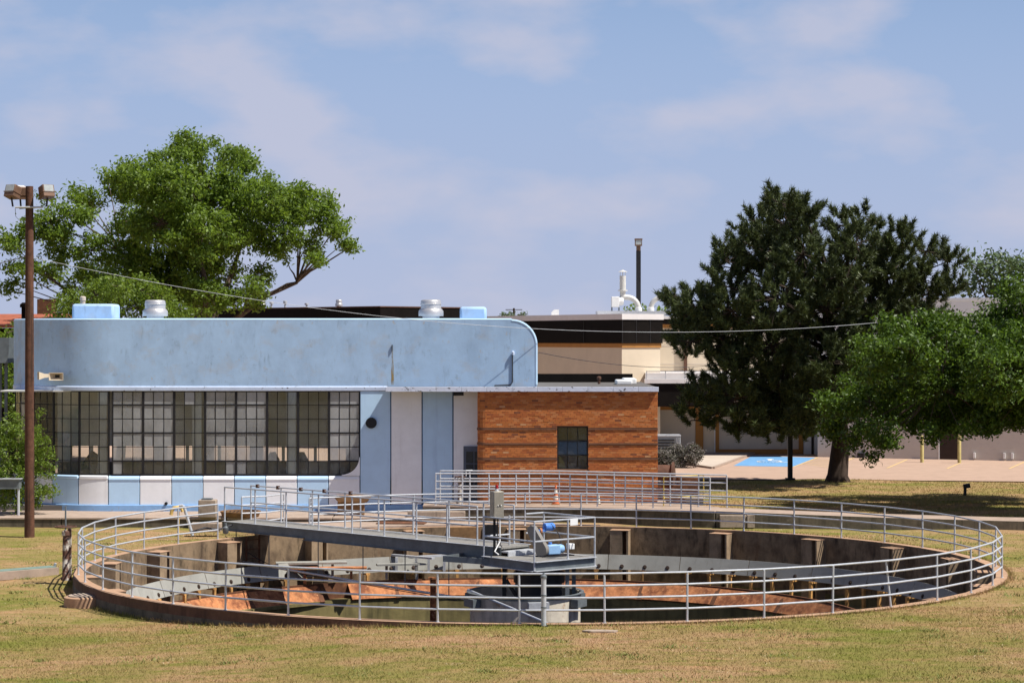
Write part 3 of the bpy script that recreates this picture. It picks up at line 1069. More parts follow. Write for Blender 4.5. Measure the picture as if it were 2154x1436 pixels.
part('girder', channel(0.0, 1), M['galv_dark'], bridge)
part('girder', channel(BW, -1), M['galv_dark'], bridge)
for k in range(10):
    s = 0.6 + k * 1.2
    part('cross_beam', MB().bar(bpt(s, 0.02, BZ - 0.2), bpt(s, BW - 0.02, BZ - 0.2), 0.07, 0.12), M['galv_dark'], bridge)
nearpx = [0.02, 1.52, 3.0, 4.5, 6.0, 7.4, 8.75, 10.0, 11.2]
farpx = [0.02, 1.5, 3.0, 4.5, 6.0, 7.5, 9.0, 10.4, 11.6]
for s in nearpx:
    inst('post', post_me, bridge, bpt(s, 0.03, BZ))
for s in farpx:
    inst('post', post_me, bridge, bpt(s, BW - 0.03, BZ))
for wv, s1 in ((0.03, 11.2), (BW - 0.03, 11.6)):
    for h in (0.53, 1.06):
        part('handrail', MB().tube([bpt(0.0, wv, BZ + h), bpt(s1, wv, BZ + h)], 0.0225, 8), M['galv'], bridge)
st = MB()
st.bar(bpt(bl - 0.05, BW / 2, 0.33), bpt(bl + 0.25, BW / 2, 0.33), BW * 0.95, 0.04)
st.bar(bpt(bl + 0.25, 0.02, 0.28), bpt(bl + 0.25, BW - 0.02, 0.28), 0.03, 0.12)
part('step', st, M['galv'], bridge)
for i, s in enumerate((0.35, 1.35, 2.45, 3.55, 4.75)):
    mb = MB().obox(bpt(s, BW - 0.03, BZ + 1.06), 0.085, 0.085, 0.11, math.atan2(bd.y, bd.x))
    part('cable_clamp', mb, M['brown_iron'], bridge)
# pipe hung below the bridge
pts = [bpt(0.5, 0.1, -0.75), bpt(6.0, 0.1, -0.95), bpt(11.4, 0.1, -1.1)]
part('hung_pipe', MB().tube(pts, 0.036, 10), M['galv'], bridge)
for s in (0.5, 2.1, 4.4, 6.4, 8.2, 10.0):
    part('hanger', MB().tube([bpt(s, 0.1, -0.72 - 0.033 * s), bpt(s, 0.1, BZ - 0.25)], 0.016, 6), M['galv_dark'], bridge)
pts = [bpt(-0.3 + 0.8 * i, 0.3, -0.05 - 0.75 * math.sin(min(1, i / 4) * math.pi / 2) - 0.03 * i) for i in range(14)]
part('cable', MB().tube(pts, 0.012, 5), M['wire_dark'], bridge)

# ------------------------------------------------------------------ centre drive platform
PZ = 0.22
pL, pF, pR_ = atz(1018, 1168, PZ), atz(1124, 1181, PZ), atz(1251, 1170, PZ)
ex = (pF - pL); ey = (pR_ - pF)
pB = pL + ey
plat = thing('drive_platform', 'square grey steel platform with pipe railing over the tank centre', 'platform', ((pL.x + pR_.x) / 2, (pL.y + pR_.y) / 2, -0.9))
mb = MB()
mb.add([pL, pF, pR_, pB, pL - Vector((0, 0, .05)), pF - Vector((0, 0, .05)), pR_ - Vector((0, 0, .05)), pB - Vector((0, 0, .05))],
       [(0, 1, 2, 3), (7, 6, 5, 4), (0, 4, 5, 1), (1, 5, 6, 2), (2, 6, 7, 3), (3, 7, 4, 0)])
part('deck', mb, M['deck'], plat)
cen = (pL + pR_) / 2
def edge_beam(a, b):
    a, b = Vector(a), Vector(b)
    nrm = ((a + b) / 2 - cen); nrm.z = 0; nrm.normalize()
    m = MB()
    z = PZ - 0.13
    m.bar((a.x, a.y, z), (b.x, b.y, z), 0.014, 0.24)
    f_ = MB()
    for dz in (-0.125, 0.118):
        f_.bar((a.x + nrm.x * .04, a.y + nrm.y * .04, z + dz), (b.x + nrm.x * .04, b.y + nrm.y * .04, z + dz), 0.10, 0.016)
    part('flange', f_, M['galv'], plat)  # flange highlight put into the colour by a lighter steel
    return m
for a, b in ((pL, pF), (pF, pR_), (pR_, pB), (pB, pL)):
    part('edge_beam', edge_beam(a, b), M['galv_dark'], plat)
corner = [pL, pF, pR_, pB]
mids = [(pF + pR_) / 2, (pR_ + pB) / 2]
for q in corner[:3] + [pB, mids[0] + (pR_ - pF) * 0.05, pL + (pB - pL) * 0.42]:
    inst('post', post_me, plat, (q.x, q.y, PZ - 0.25 if q in (pL, pF, pR_) else PZ))
ups = Vector((0, 0, 1))
for h in (0.53, 1.06):
    part('handrail', MB().tube([pL + ups * h, pF + ups * h, pR_ + ups * h, pB + ups * h, pB - ey * 0.30 + ups * h], 0.0235, 8), M['galv'], plat)
for q in (pL, pF, pR_):
    part('post_extension', MB().tube([q + ups * 0.75, q + ups * 1.06], 0.0225, 8), M['galv'], plat)
part('handrail', MB().tube([pL + ups * 0.53, pL + (pB - pL) * 0.42 + ups * 0.53], 0.0235, 8), M['galv'], plat)
# outrigger arms left of the platform
o1 = pL + (pF - pL) * 0.1
part('outrigger', MB().bar(o1 + Vector((0, 0, -.15)), o1 + Vector((-1.25, 0.35, -.1)), 0.03, 0.16), M['galv_dark'], plat)
part('outrigger', MB().bar(o1 + Vector((-1.25, .35, -.1)), o1 + Vector((-0.4, 1.6, -.1)), 0.03, 0.16), M['galv_dark'], plat)
# column and legs below
part('column', MB().lathe((cen.x, cen.y, -3.4), [(0.62, 0), (0.62, 2.9), (0.70, 2.92), (0.70, 3.2), (0.55, 3.22), (0.55, 3.45)], 28), M['black'], plat)
for dx, dy in ((-0.95, -0.15), (0.75, -0.55), (0.95, 0.3), (-0.6, 0.8)):
    q = Vector((cen.x + dx, cen.y + dy, 0))
    part('leg', MB().bar((q.x, q.y, -1.9), (q.x, q.y, PZ - 0.25), 0.11, 0.11), M['black'] if dx < -0.7 else M['galv_dark'], plat)
part('brace', MB().bar((cen.x - 0.9, cen.y - .2, -0.4), (cen.x - 0.2, cen.y - .4, -1.5), 0.08, 0.08), M['black'], plat)
sp = pF + (pR_ - pF) * 0.65 + ups * 0.98
part('sign_plate', MB().obox(sp + Vector((0, -0.04, 0)), 0.27, 0.012, 0.17, math.atan2(ey.y, ey.x)), M['white'], plat)

# feed well round the column
fw = thing('feed_well', 'rust-spotted pale steel feed well ring round the tank centre', 'feed well', (TX - 0.05, TY, -2.6))
part('shell', sweep_ring([(1.48, -2.6), (1.48, -0.74), (1.50, -0.74), (1.50, -2.6)], 72, 0, 360, TX - 0.38, TY), M['well'], fw)
part('rim_angle', sweep_ring([(1.505, -0.82), (1.505, -0.72), (1.60, -0.72), (1.60, -0.735), (1.52, -0.735), (1.52, -0.82)], 72, 0, 360, TX - 0.38, TY), M['galv_dark'], fw)
for dg in (12, -62, 62, 118, 180, 242):
    q = ring_pt(1.62, dg, -0.95, TX - 0.38, TY)
    part('lug', MB().obox(q, 0.55, 0.22, 0.22, R(dg)), M['galv'] if dg == 12 else M['galv_dark'], fw)
part('stay_pipe', MB().tube([atz(985, 1240, -0.7), atz(1170, 1318, -1.1)], 0.035, 8), M['galv'], fw)

# drive unit on the platform
dc = cen + ey * 0.05 - ex * 0.02
dv = thing('drive_unit', 'blue electric drive motor with tilted grey belt guard on the platform', 'motor', (dc.x, dc.y, PZ))
# belt guard: stadium shaped plate seen almost face on, tilted
g0, g1 = at(1147, 1158, dc.y - 0.25), at(1129, 1122, dc.y - 0.25)
mb = MB()
axis = Vector((-0.6, -0.8, 0)).normalized()
side = Vector((0.8, -0.6, 0)).normalized()
dirv = (g1 - g0)
L = dirv.length
lean = math.radians(32)
u_ = (Vector((0, 0, 1)) * math.cos(lean) - side * math.sin(lean)).normalized()
v_ = axis.cross(u_).normalized()
gc0 = Vector((dc.x + 0.02, dc.y - 0.3, PZ + 0.19))
pl = []
for t_ in range(0, 181, 15):
    pl.append(gc0 + (v_ * math.cos(R(t_ + 180)) + u_ * math.sin(R(t_ + 180))) * 0.19)
for t_ in range(0, 181, 15):
    pl.append(gc0 + u_ * 0.60 + (v_ * math.cos(R(t_)) + u_ * math.sin(R(t_))) * 0.14)
n_ = len(pl)
vsx = [q + axis * 0.07 for q in pl] + [q - axis * 0.07 for q in pl]
mb.add(vsx, [tuple(range(n_)), tuple(range(2 * n_ - 1, n_ - 1, -1))] + [(i, i + n_, (i + 1) % n_ + n_, (i + 1) % n_) for i in range(n_)])
part('belt_guard', mb, M['guard_grey'], dv, bevel=0.012)
m0 = gc0 - axis * 0.08
axis = Vector((-0.86, -0.51, 0)).normalized()
part('gearbox', MB().obox(m0 - axis * 0.27 + Vector((0, 0, -.01)), 0.40, 0.25, 0.27, math.atan2(axis.y, axis.x)), M['motor_blue'], dv, bevel=0.03)
part('gearbox_end', MB().lathe(m0 - axis * 0.46, [(0.12, 0), (0.125, 0.08), (0.10, 0.15), (0.04, 0.17)], 18, axis=-axis), M['motor_blue'], dv)
part('gearbox_cap', MB().lathe(m0 - axis * 0.2 + Vector((0, 0, .14)), [(0.05, 0), (0.05, 0.05)], 12), M['motor_deep'], dv)
mt = gc0 + u_ * 0.62 - axis * 0.06
part('motor_mount', MB().bar(mt - Vector((0, 0, .03)), mt - axis * 0.35 - Vector((0, 0, .03)), 0.12, 0.06), M['motor_deep'], dv)
part('motor_body', MB().lathe(mt - axis * 0.30 + Vector((0, 0, .06)), [(0.06, 0), (0.105, 0.03), (0.11, 0.28), (0.08, 0.33), (0.03, 0.34)], 18, axis=-axis), M['motor_deep'], dv)
part('clutch_disc', MB().lathe(mt - axis * 0.16 + Vector((0, 0, -.05)), [(0.09, 0), (0.09, 0.06)], 16, axis=-axis), M['rust'], dv)
b0 = mt - axis * 0.42 + Vector((0, 0, .12))
e0 = Vector((dc.x + 0.6, dc.y + 0.0, PZ + 0.03))
part('power_cable', MB().tube([b0, b0 + Vector((.1, -.02, .02)), (b0 + e0) / 2 + Vector((.12, 0, .12)), e0], 0.014, 6), M['wire_dark'], dv)
part('junction_box', MB().obox(m0 - axis * 0.85 + Vector((0, 0, .05)), 0.16, 0.2, 0.15, 0.5), M['white'], dv, bevel=0.01)
part('base_plate', MB().obox(m0 - axis * 0.35 + Vector((0, 0, -.18)), 1.0, 0.42, 0.03, math.atan2(axis.y, axis.x)), M['black'], dv)

# control cabinet on a post
cb = at(1045, 1088, 59.3)
t = thing('control_cabinet', 'tall grey-brown control cabinet on a post with red beacon on top', 'control box', (cb.x, cb.y, PZ))
part('post_stand', MB().box(cb.x - 0.10, cb.x - 0.03, cb.y - 0.03, cb.y + 0.03, PZ, cb.z), M['black'], t)
part('post_stand', MB().box(cb.x + 0.01, cb.x + 0.04, cb.y - 0.03, cb.y + 0.03, PZ, cb.z), M['black'], t)
rz = R(22)
bc = Vector((cb.x, cb.y, cb.z + 0.36))
part('case', MB().obox(bc, 0.30, 0.30, 0.72, rz), M['cabinet'], t, bevel=0.012)
fx, fy = Vector((math.cos(rz), math.sin(rz), 0)), Vector((-math.sin(rz), math.cos(rz), 0))
part('door', MB().obox(bc - fy * 0.156, 0.27, 0.012, 0.69, rz), M['cabinet'], t)
for k in (-1, 0, 1):
    part('button', MB().lathe(bc - fy * 0.162 + fx * (0.045 * k + .02) - ups * 0.02, [(0.017, 0), (0.014, 0.02)], 8, axis=-fy), M['white' if k else 'black'], t)
part('handle', MB().lathe(bc + fx * 0.15 + ups * 0.18, [(0.05, 0), (0.05, 0.03)], 12, axis=fx), M['galv_dark'], t)
part('conduit', MB().tube([bc - ups * 0.36 + fx * .05 - fy * .1, bc - ups * 1.0 + fx * .03 - fy * .15, bc - ups * 1.25 - fx * .18 - fy * .3, bc - ups * 1.33 - fx * .1 - fy * .4], 0.018, 8), M['white'], t)
part('conduit', MB().tube([bc - ups * 0.36 + fx * .1, bc - ups * 1.1 + fx * .1, bc - ups * 1.3 + fx * .25], 0.014, 8), M['wire_dark'], t)
part('beacon_base', MB().lathe(bc + ups * 0.36, [(0.06, 0), (0.06, 0.02), (0.045, 0.025), (0.045, 0.07)], 14), M['galv'], t)
part('beacon', MB().lathe(bc + ups * 0.43, [(0.043, 0), (0.043, 0.07), (0.025, 0.10), (0.0, 0.108)], 14), M['red_lens'], t)

# ------------------------------------------------------------------ deck, slabs and paths (structure)
def sblock(name, poly, z0, z1, m):
    o = part(name, MB().prism(poly, z0, z1), m, bevel=0.015, smooth=False)
    o['kind'] = 'structure'
    return o


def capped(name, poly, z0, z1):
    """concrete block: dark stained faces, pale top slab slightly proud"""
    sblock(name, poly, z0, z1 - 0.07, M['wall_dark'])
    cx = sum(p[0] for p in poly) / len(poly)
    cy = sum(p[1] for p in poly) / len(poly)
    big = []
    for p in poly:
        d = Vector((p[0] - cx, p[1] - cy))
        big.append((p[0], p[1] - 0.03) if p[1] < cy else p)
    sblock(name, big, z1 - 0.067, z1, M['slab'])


# left slab in pieces with joints
x = -26.0
while x < -6.0:
    x2 = min(x + 2.75, -6.0)
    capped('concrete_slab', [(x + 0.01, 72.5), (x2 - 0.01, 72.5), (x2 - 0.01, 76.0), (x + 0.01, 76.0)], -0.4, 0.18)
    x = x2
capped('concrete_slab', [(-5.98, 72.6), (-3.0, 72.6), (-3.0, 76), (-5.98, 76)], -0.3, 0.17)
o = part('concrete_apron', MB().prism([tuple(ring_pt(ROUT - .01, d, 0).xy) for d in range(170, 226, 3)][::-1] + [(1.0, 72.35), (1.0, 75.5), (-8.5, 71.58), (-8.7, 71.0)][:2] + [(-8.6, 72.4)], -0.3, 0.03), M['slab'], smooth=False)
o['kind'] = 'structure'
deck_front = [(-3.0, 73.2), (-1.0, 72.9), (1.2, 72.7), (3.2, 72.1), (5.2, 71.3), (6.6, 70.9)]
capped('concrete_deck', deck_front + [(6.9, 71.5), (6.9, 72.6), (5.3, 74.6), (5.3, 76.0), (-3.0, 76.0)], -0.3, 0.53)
path_front = [(6.65, 70.9), (9.0, 70.6), (12.0, 70.3), (16.0, 70.0), (22.0, 69.6)]
path_back = [(22.0, 71.3), (16.0, 71.6), (12.0, 71.9), (9.0, 72.2), (6.65, 72.55)]
pf = MB(); pt_ = MB()
zt = [0.52, 0.45, 0.36, 0.27, 0.2]
vsx = []
for (f, b, z) in zip(path_front, path_back[::-1], zt):
    vsx += [(f[0], f[1], z), (b[0], b[1], z), (f[0], f[1], -0.3), (b[0], b[1], -0.3)]
fsx, msx = [], []
for i in range(4):
    a, b = 4 * i, 4 * i + 4
    pf.add([vsx[j] for j in (a, b, b + 1, a + 1)], [(0, 1, 2, 3)], 0)
    pf.add([vsx[j] for j in (a, b, b + 2, a + 2)], [(0, 1, 2, 3)], 1)
    pf.add([vsx[j] for j in (a + 1, b + 1, b + 3, a + 3)], [(0, 1, 2, 3)], 1)
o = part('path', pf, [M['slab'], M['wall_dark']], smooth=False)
o['kind'] = 'structure'

# ------------------------------------------------------------------ pump house (blue building)
BY = 75.2
XS = 75.2 / FPX


def bx(u): return (u - UC) * XS


def bz(v): return CAMZ - (v - VH) * XS


ZT, ZL1, ZL0, ZW1, ZW0, ZP0, ZB = bz(672), bz(812), bz(821), bz(822), bz(999), bz(1061), 0.15
XC = bx(228)            # where the left quarter round begins
RC = 4.10
XR = bx(1130)
house = thing('pump_house', 'streamlined pale blue and white pump house with long steel windows', 'building', ((XC + XR) / 2, 80, 0))


def arc(rad, a0, a1, n):
    cy = BY + RC
    return [(XC - rad * math.sin(R(a0 + (a1 - a0) * i / n)), cy - rad * math.cos(R(a0 + (a1 - a0) * i / n))) for i in range(n + 1)]


# upper band
mb = MB()
rr_ = bx(1130) - bx(1076)
prof = [(XC, ZL0), (XR, ZL0)] + [(XR - rr_ + rr_ * math.cos(R(t_)), ZT - rr_ + rr_ * math.sin(R(t_))) for t_ in range(0, 91, 9)] + [(XC, ZT)]
mb.prism_y(prof, BY, 88.0)
q = arc(RC, 0, 90, 24)
mb.prism(q[::-1] + [(XC, BY)][:0] + [(XC, 88.0), (XC - RC, 88.0)][:0] + [], ZL0, ZT) if False else None
poly = [(XC, 88.0)] + [(XC - RC, 88.0)] + q[::-1]
mb.prism(poly, ZL0, ZT)
part('upper_wall', mb, M['blue'], house, sharp=25)
# rounded coping
path = [(XR - rr_ * 0.1, BY + 0.03, ZT - 0.62), (XR - rr_ * 0.3, BY + .03, ZT - 0.27), (XR - rr_ * .65, BY + 0.03, ZT - 0.07)]
cop = [(XR - rr_, BY + 0.05, ZT - 0.01)] + [(XR - rr_ - 1.5 * i, BY + 0.05, ZT - 0.01) for i in range(1, 8)]
cop = [p_ for p_ in cop if p_[0] > XC + 0.3] + [(p_[0], p_[1], ZT - 0.01) for p_ in arc(RC - 0.05, 0, 90, 20)] + [(XC - RC + 0.05, 87.9, ZT - 0.01)]
part('coping', MB().tube(cop, 0.055, 10), M['blue_panel'], house)
ec = [(XR - rr_ + (rr_ - .04) * math.cos(R(t_)), BY + 0.04, ZT - rr_ + (rr_ - .04) * math.sin(R(t_))) for t_ in range(0, 91, 9)]
part('coping', MB().tube([(XR - 0.04, BY + 0.04, ZL1 + 0.05)] + ec, 0.055, 10), M['blue_panel'], house)
# ledge under the band
lp = [(bx(815), BY - 0.03)] + [(XC, BY - 0.03)] + arc(RC + 0.03, 0, 90, 24)[1:]
part('ledge', MB().strip(lp, ZL0 - 0.02, ZL1, 0.35, 0, -1), M['ledge'], house, bevel=0.03)
# sill and panels below the windows
sp_ = [(bx(757), BY - 0.05), (XC, BY - 0.05)] + arc(RC + 0.05, 0, 90, 24)[1:]
edges = [757, 691, 625, 559, 493, 427, 361, 294, 228]
cols = ['white_panel', 'blue_panel', 'white_panel', 'blue_panel', 'white_panel', 'blue_panel', 'white_panel', 'blue_panel']
for i in range(8):
    x1, x0 = bx(edges[i]) - 0.014, bx(edges[i + 1]) + 0.014
    part('wall_panel', MB().box(x0, x1, BY, BY + 0.2, ZP0, ZW0 - 0.16), M[cols[i]], house, bevel=0.008)
    mb = MB().prism_y([(0, 0), (0.0, 0.0)], 0, 0) if False else MB()
    s = []
    for t_ in range(0, 91, 15):
        s.append((BY - 0.02 + 0.14 - 0.14 * math.cos(R(t_)), ZW0 - 0.15 + 0.14 * math.sin(R(t_))))
    s = [(BY + 0.30, ZW0 - 0.158), (BY - 0.02, ZW0 - 0.158)] + s + [(BY + 0.30, ZW0 - 0.01)]
    n_ = len(s)
    mb.add([(x0, a_, b_) for a_, b_ in s] + [(x1, a_, b_) for a_, b_ in s],
           [tuple(range(n_)), tuple(range(2 * n_ - 1, n_ - 1, -1))] + [(k, k + n_, (k + 1) % n_ + n_, (k + 1) % n_) for k in range(n_)])
    part('sill', mb, M[cols[i]], house)
ARC = 1.073 / RC * 180 / math.pi
for i in range(6):
    cm = M[['white_panel', 'blue_panel'][i % 2]]
    a0, a1 = i * ARC + 0.25, (i + 1) * ARC - 0.25
    part('wall_panel', MB().strip(arc(RC, a0, a1, 6), ZP0, ZW0 - 0.16, 0.2, 0, -1), cm, house)
    part('sill', MB().strip(arc(RC + 0.02, a0, a1, 6), ZW0 - 0.158, ZW0 - 0.01, 0.3, 0, -1), cm, house, bevel=0.04)
bp_ = [(bx(1012), BY - 0.05), (XC, BY - 0.05)] + arc(RC + 0.05, 0, 90, 24)[1:]
part('base_course', MB().strip(bp_, ZB, ZP0 - 0.003, 0.3, 0, -1), M['blue_base'], house, bevel=0.02)
back = [(bx(1012), BY + 0.03), (XC, BY + 0.03)] + arc(RC - 0.03, 0, 90, 24)[1:]
part('panel_joints', MB().strip(back, ZP0, ZW0 - 0.17, 0.12, 0, -1), M['groove'], house)
# tall panels by the entry
tall = [(757, 822, 'blue_panel'), (822, 888, 'white_panel'), (888, 953, 'blue_panel'), (953, 1020, 'white_panel')]
for u0, u1, cm in tall:
    x0, x1 = bx(u0) + 0.02, bx(u1) - 0.02
    part('wall_panel', MB().box(x0, x1, BY, BY + 0.25, ZP0, ZL0 - 0.025), M[cm], house, bevel=0.012)
part('panel_joints', MB().box(bx(757) + 0.005, bx(1021), BY + 0.03, BY + 0.2, ZP0, ZL0 - 0.03), M['groove'], house)
part('insulator', MB().obox((bx(114), BY + 0.9, bz(770)), .12, .5, .07), M['white'], house)
# round window corner filler at lower right
cx_, cz_, rr2 = bx(757) - 0.62, ZW0 + 0.62, 0.60
pts = [(bx(757) + 0.0, ZW0 - 0.01)] + [(cx_ + rr2 * math.cos(R(t_)), cz_ + rr2 * math.sin(R(t_))) for t_ in range(0, -91, -10)]
part('corner_filler', MB().prism_y([(bx(757), ZW0 + 0.62)] + pts[1:] + [(cx_, ZW0 - 0.01), (bx(757), ZW0 - 0.01)], BY - 0.02, BY + 0.12), M['white_panel'], house)
part('pipe_opening', MB().lathe((bx(781), BY - 0.08, bz(889)), [(0.165, 0), (0.19, 0.0), (0.19, 0.3), (0.165, 0.3), (0.165, 0.05), (0.0, 0.05)], 24, axis=(0, 1, 0)), M['black'], house)
# grey door in the recess corner
dx0, dx1 = bx(975), bx(1018)
dr = part('door', MB().box(dx0, dx1, BY - 0.06, BY - 0.002, 0.53, bz(938)), M['door_grey'], house, bevel=0.008)
for r_ in range(3):
    for c_ in range(2):
        xa = dx0 + 0.09 + c_ * 0.29
        za = bz(938) - 0.14 - (r_ + 1) * 0.44
        part('door_pane', MB().box(xa, xa + 0.25, BY - 0.072, BY - 0.061, za, za + 0.40), M['dark_glass'], dr)
# canopy slab over entry and brick annex
ca = [(bx(815), 74.12), (4.97, 74.12), (4.97, 80.0), (bx(815), 80.0)]
part('canopy_slab', MB().box(bx(815), 4.97, 74.10, 75.18, ZL0 - 0.0, ZL1 - 0.02).box(-1.2, 4.97, 75.18, 84, ZL0 - 0.0, ZL1 - 0.022), M['inner_floor'], house)
xx = bx(815)
k = 0
while xx < 4.95:
    x2 = min(xx + 0.86, 4.99)
    part('canopy_trim', MB().box(xx + 0.004, x2 - 0.004, 74.06, 74.098, ZL0 - 0.015, ZL1), M['peeling'], house, bevel=0.006)
    xx = x2
part('canopy_lamp', MB().box(bx(955), bx(976), 74.5, 74.75, ZL0 - 0.16, ZL0 - 0.001), M['black'], house)
# steel windows
BWID, WH = 1.0705, ZW1 - ZW0


def frame_mesh(vented):
    mb = MB()
    t = 0.042
    mb.box(-0.005, t, -0.022, 0.05, 0, WH)
    mb.box(BWID - t, BWID + 0.005, -0.022, 0.05, 0, WH)
    mb.box(t, BWID - t, -0.02, 0.05, 0, 0.04)
    mb.box(t, BWID - t, -0.02, 0.05, WH - 0.04, WH)
    rh = WH / 6
    for k in (1, 2):
        x = BWID * k / 3
        mb.box(x - 0.011, x + 0.011, -0.010, 0.02, 0.04, WH - 0.04)
    for k in range(1, 6):
        th = 0.028 if vented and k in (1, 3, 5) else 0.011
        mb.box(t, BWID - t, -0.012 if th < .02 else -0.018, 0.022, rh * k - th, rh * k + th)
    return mesh_of('window', mb, M['black_steel'], smooth=False)


FR = [frame_mesh(False), frame_mesh(True)]
pw, ph = BWID / 3 - 0.03, WH / 6 - 0.03
pane_me = mesh_of('pane', MB().box(0, pw, 0, 0.006, 0, ph), M['glass'], smooth=False)
pane_dusty = mesh_of('pane', MB().box(0, pw, 0, 0.006, 0, ph), M['glass_dusty'], smooth=False)
vents = [True, False, False, True, True, False, True, True]


def window(x, y, rz, vented):
    o = inst('window', FR[1 if vented else 0], house, (x, y, ZW0), (0, 0, rz))
    for r_ in range(6):
        for c_ in range(3):
            p = bpy.data.objects.new('pane', pane_dusty if (vented and r_ > 0) or rnd.random() < .04 else pane_me)
            C.objects.link(p)
            p.parent = o
            tilt = R(rnd.uniform(-0.7, 0.7))
            if vented and r_ in (1, 3): tilt = R(2)
            p.location = (BWID * c_ / 3 + 0.015, 0.0, WH * r_ / 6 + 0.015)
            p.rotation_euler = (tilt, 0, R(rnd.uniform(-0.5, 0.5)))
    return o


for i in range(8):
    window(bx(757) - BWID * (i + 1), BY + 0.06, 0, vents[i])
for i in range(6):
    a = arc(RC - 0.06, (i + 1) * ARC, i * ARC, 1)
    p0, p1_ = Vector(a[0]), Vector(a[1])
    d = p1_ - p0
    window(p0.x, p0.y, math.atan2(d.y, d.x), i in (3,))
# interior
part('inner_floor', MB().box(XC - RC + 0.3, bx(1000), BY + 0.3, 87.9, 0.0, 0.35), M['inner_floor'], house)
bw = MB()
YB = 85.0
xw0, xw1 = XC - RC + 0.3, bx(1000) + 0.5
z0_, z1_ = 0.35, ZL0
bw.box(xw0, xw1, YB, YB + 0.25, 1.95, z1_)
part('dado', MB().box(xw0, xw1, YB, YB + 0.25, z0_, 1.33), M['inner_floor'], house, smooth=False)
k = 0
xq = xw0
while xq < xw1:
    wd_ = 0.5 if k % 3 == 0 else 0.10
    bw.box(xq, xq + wd_, YB + 0.01, YB + 0.24, 1.332, 1.948)
    xq += 1.25
    k += 1
part('back_wall', bw, M['inner'], house, smooth=False)
part('side_wall', MB().box(bx(800), bx(800) + 0.2, BY + 0.3, 87.5, 0.35, ZL0), M['inner'], house, smooth=False)
part('ceiling', MB().box(xw0, xw1, BY + 0.3, 88, ZL0 - 0.05, ZL0 - 0.003), M['inner'], house, smooth=False)
for u in (214, 413, 612):
    x_ = bx(u)
    part('column', MB().box(x_ - 0.16, x_ + 0.16, BY + 0.13, BY + 0.42, 0.35, ZL0 - 0.05), M['cream_col'], house)
for (u, du, v0, v1, y_, lab) in [(190, 26, 1000, 955, 78, 'dark slanted equipment case standing behind the leftmost windows'),
                                 (574, 10, 1000, 962, 77.5, 'dark drum standing behind the window next to the round corner bay'),
                                 (634, 10, 1000, 960, 77.5, 'dark drum standing behind the fifth window bay from the left')]:
    p = at(u, 1000, y_)
    mb = MB()
    if du > 20:
        mb.obox((p.x, y_, 1.6), 0.5, 0.4, 0.9, Matrix.Rotation(R(35), 3, 'Y'))
        mb.box(p.x - .3, p.x + .3, y_ - .2, y_ + .2, 0.35, 1.2)
    else:
        mb.lathe((p.x, y_, 0.35), [(0.24, 0), (0.24, 1.5), (0.2, 1.56), (0.1, 1.75)], 14)
    solo('equipment_case' if du > 20 else 'drum', lab, 'case' if du > 20 else 'drum', mb, M['wire_dark'])
# roof boxes and ventilators
for (u0, u1, v0, lab) in [(151, 239, 639, 'pale blue roof box with worn patches near the left roof end'), (967, 1023, 645, 'smaller pale blue roof box beside the right roof ventilator')]:
    y_ = 77.2
    a, b = at(u0, v0, y_), at(u1, v0, y_)
    solo('roof_box', lab, 'roof box', MB().box(a.x, b.x, y_, y_ + 1.3, ZT, a.z), M['blue'], bevel=0.09)
p = at(158, 639, 77.6)
solo('vent_pipe', 'short tan capped pipe rising behind the left blue roof box', 'pipe', MB().lathe((p.x, 79.0, ZT), [(0.09, 0), (0.09, 0.72), (0.11, 0.72), (0.11, 0.85), (0.05, 0.88)], 12), M['walk'])


def ventilator(u, v_top, y_, s, lab, cat='roof vent', zb=None, group=None):
    top = at(u, v_top, y_)
    zb = ZT if zb is None else zb
    t = thing('roof_ventilator', lab, cat, (top.x, y_, zb), group)
    h = top.z - zb
    part('drum', MB().lathe((top.x, y_, zb), [(0.30 * s, 0), (0.30 * s, h * .25), (0.36 * s, h * .28), (0.36 * s, h * .92), (0.34 * s, h * .97), (0.30 * s, h), (0, h * 1.005)], 28), M['alum'], t)
    part('skirt', MB().lathe((top.x, y_, zb), [(0.33 * s, h * .20), (0.44 * s, h * .20), (0.445 * s, h * .26), (0.44 * s, h * .45), (0.38 * s, h * .56), (0.361 * s, h * .56)], 28), M['alum'], t)
    part('band', MB().lathe((top.x, y_, zb), [(0.362 * s, h * .76), (0.375 * s, h * .77), (0.375 * s, h * .81), (0.362 * s, h * .82)], 28), M['alum'], t)
    return t


ventilator(326.5, 631, 77.5, 1.0, 'round aluminium roof ventilator right of the left blue roof box')
ventilator(906.5, 630.5, 77.5, 1.0, 'round aluminium roof ventilator beside the smaller blue roof box')
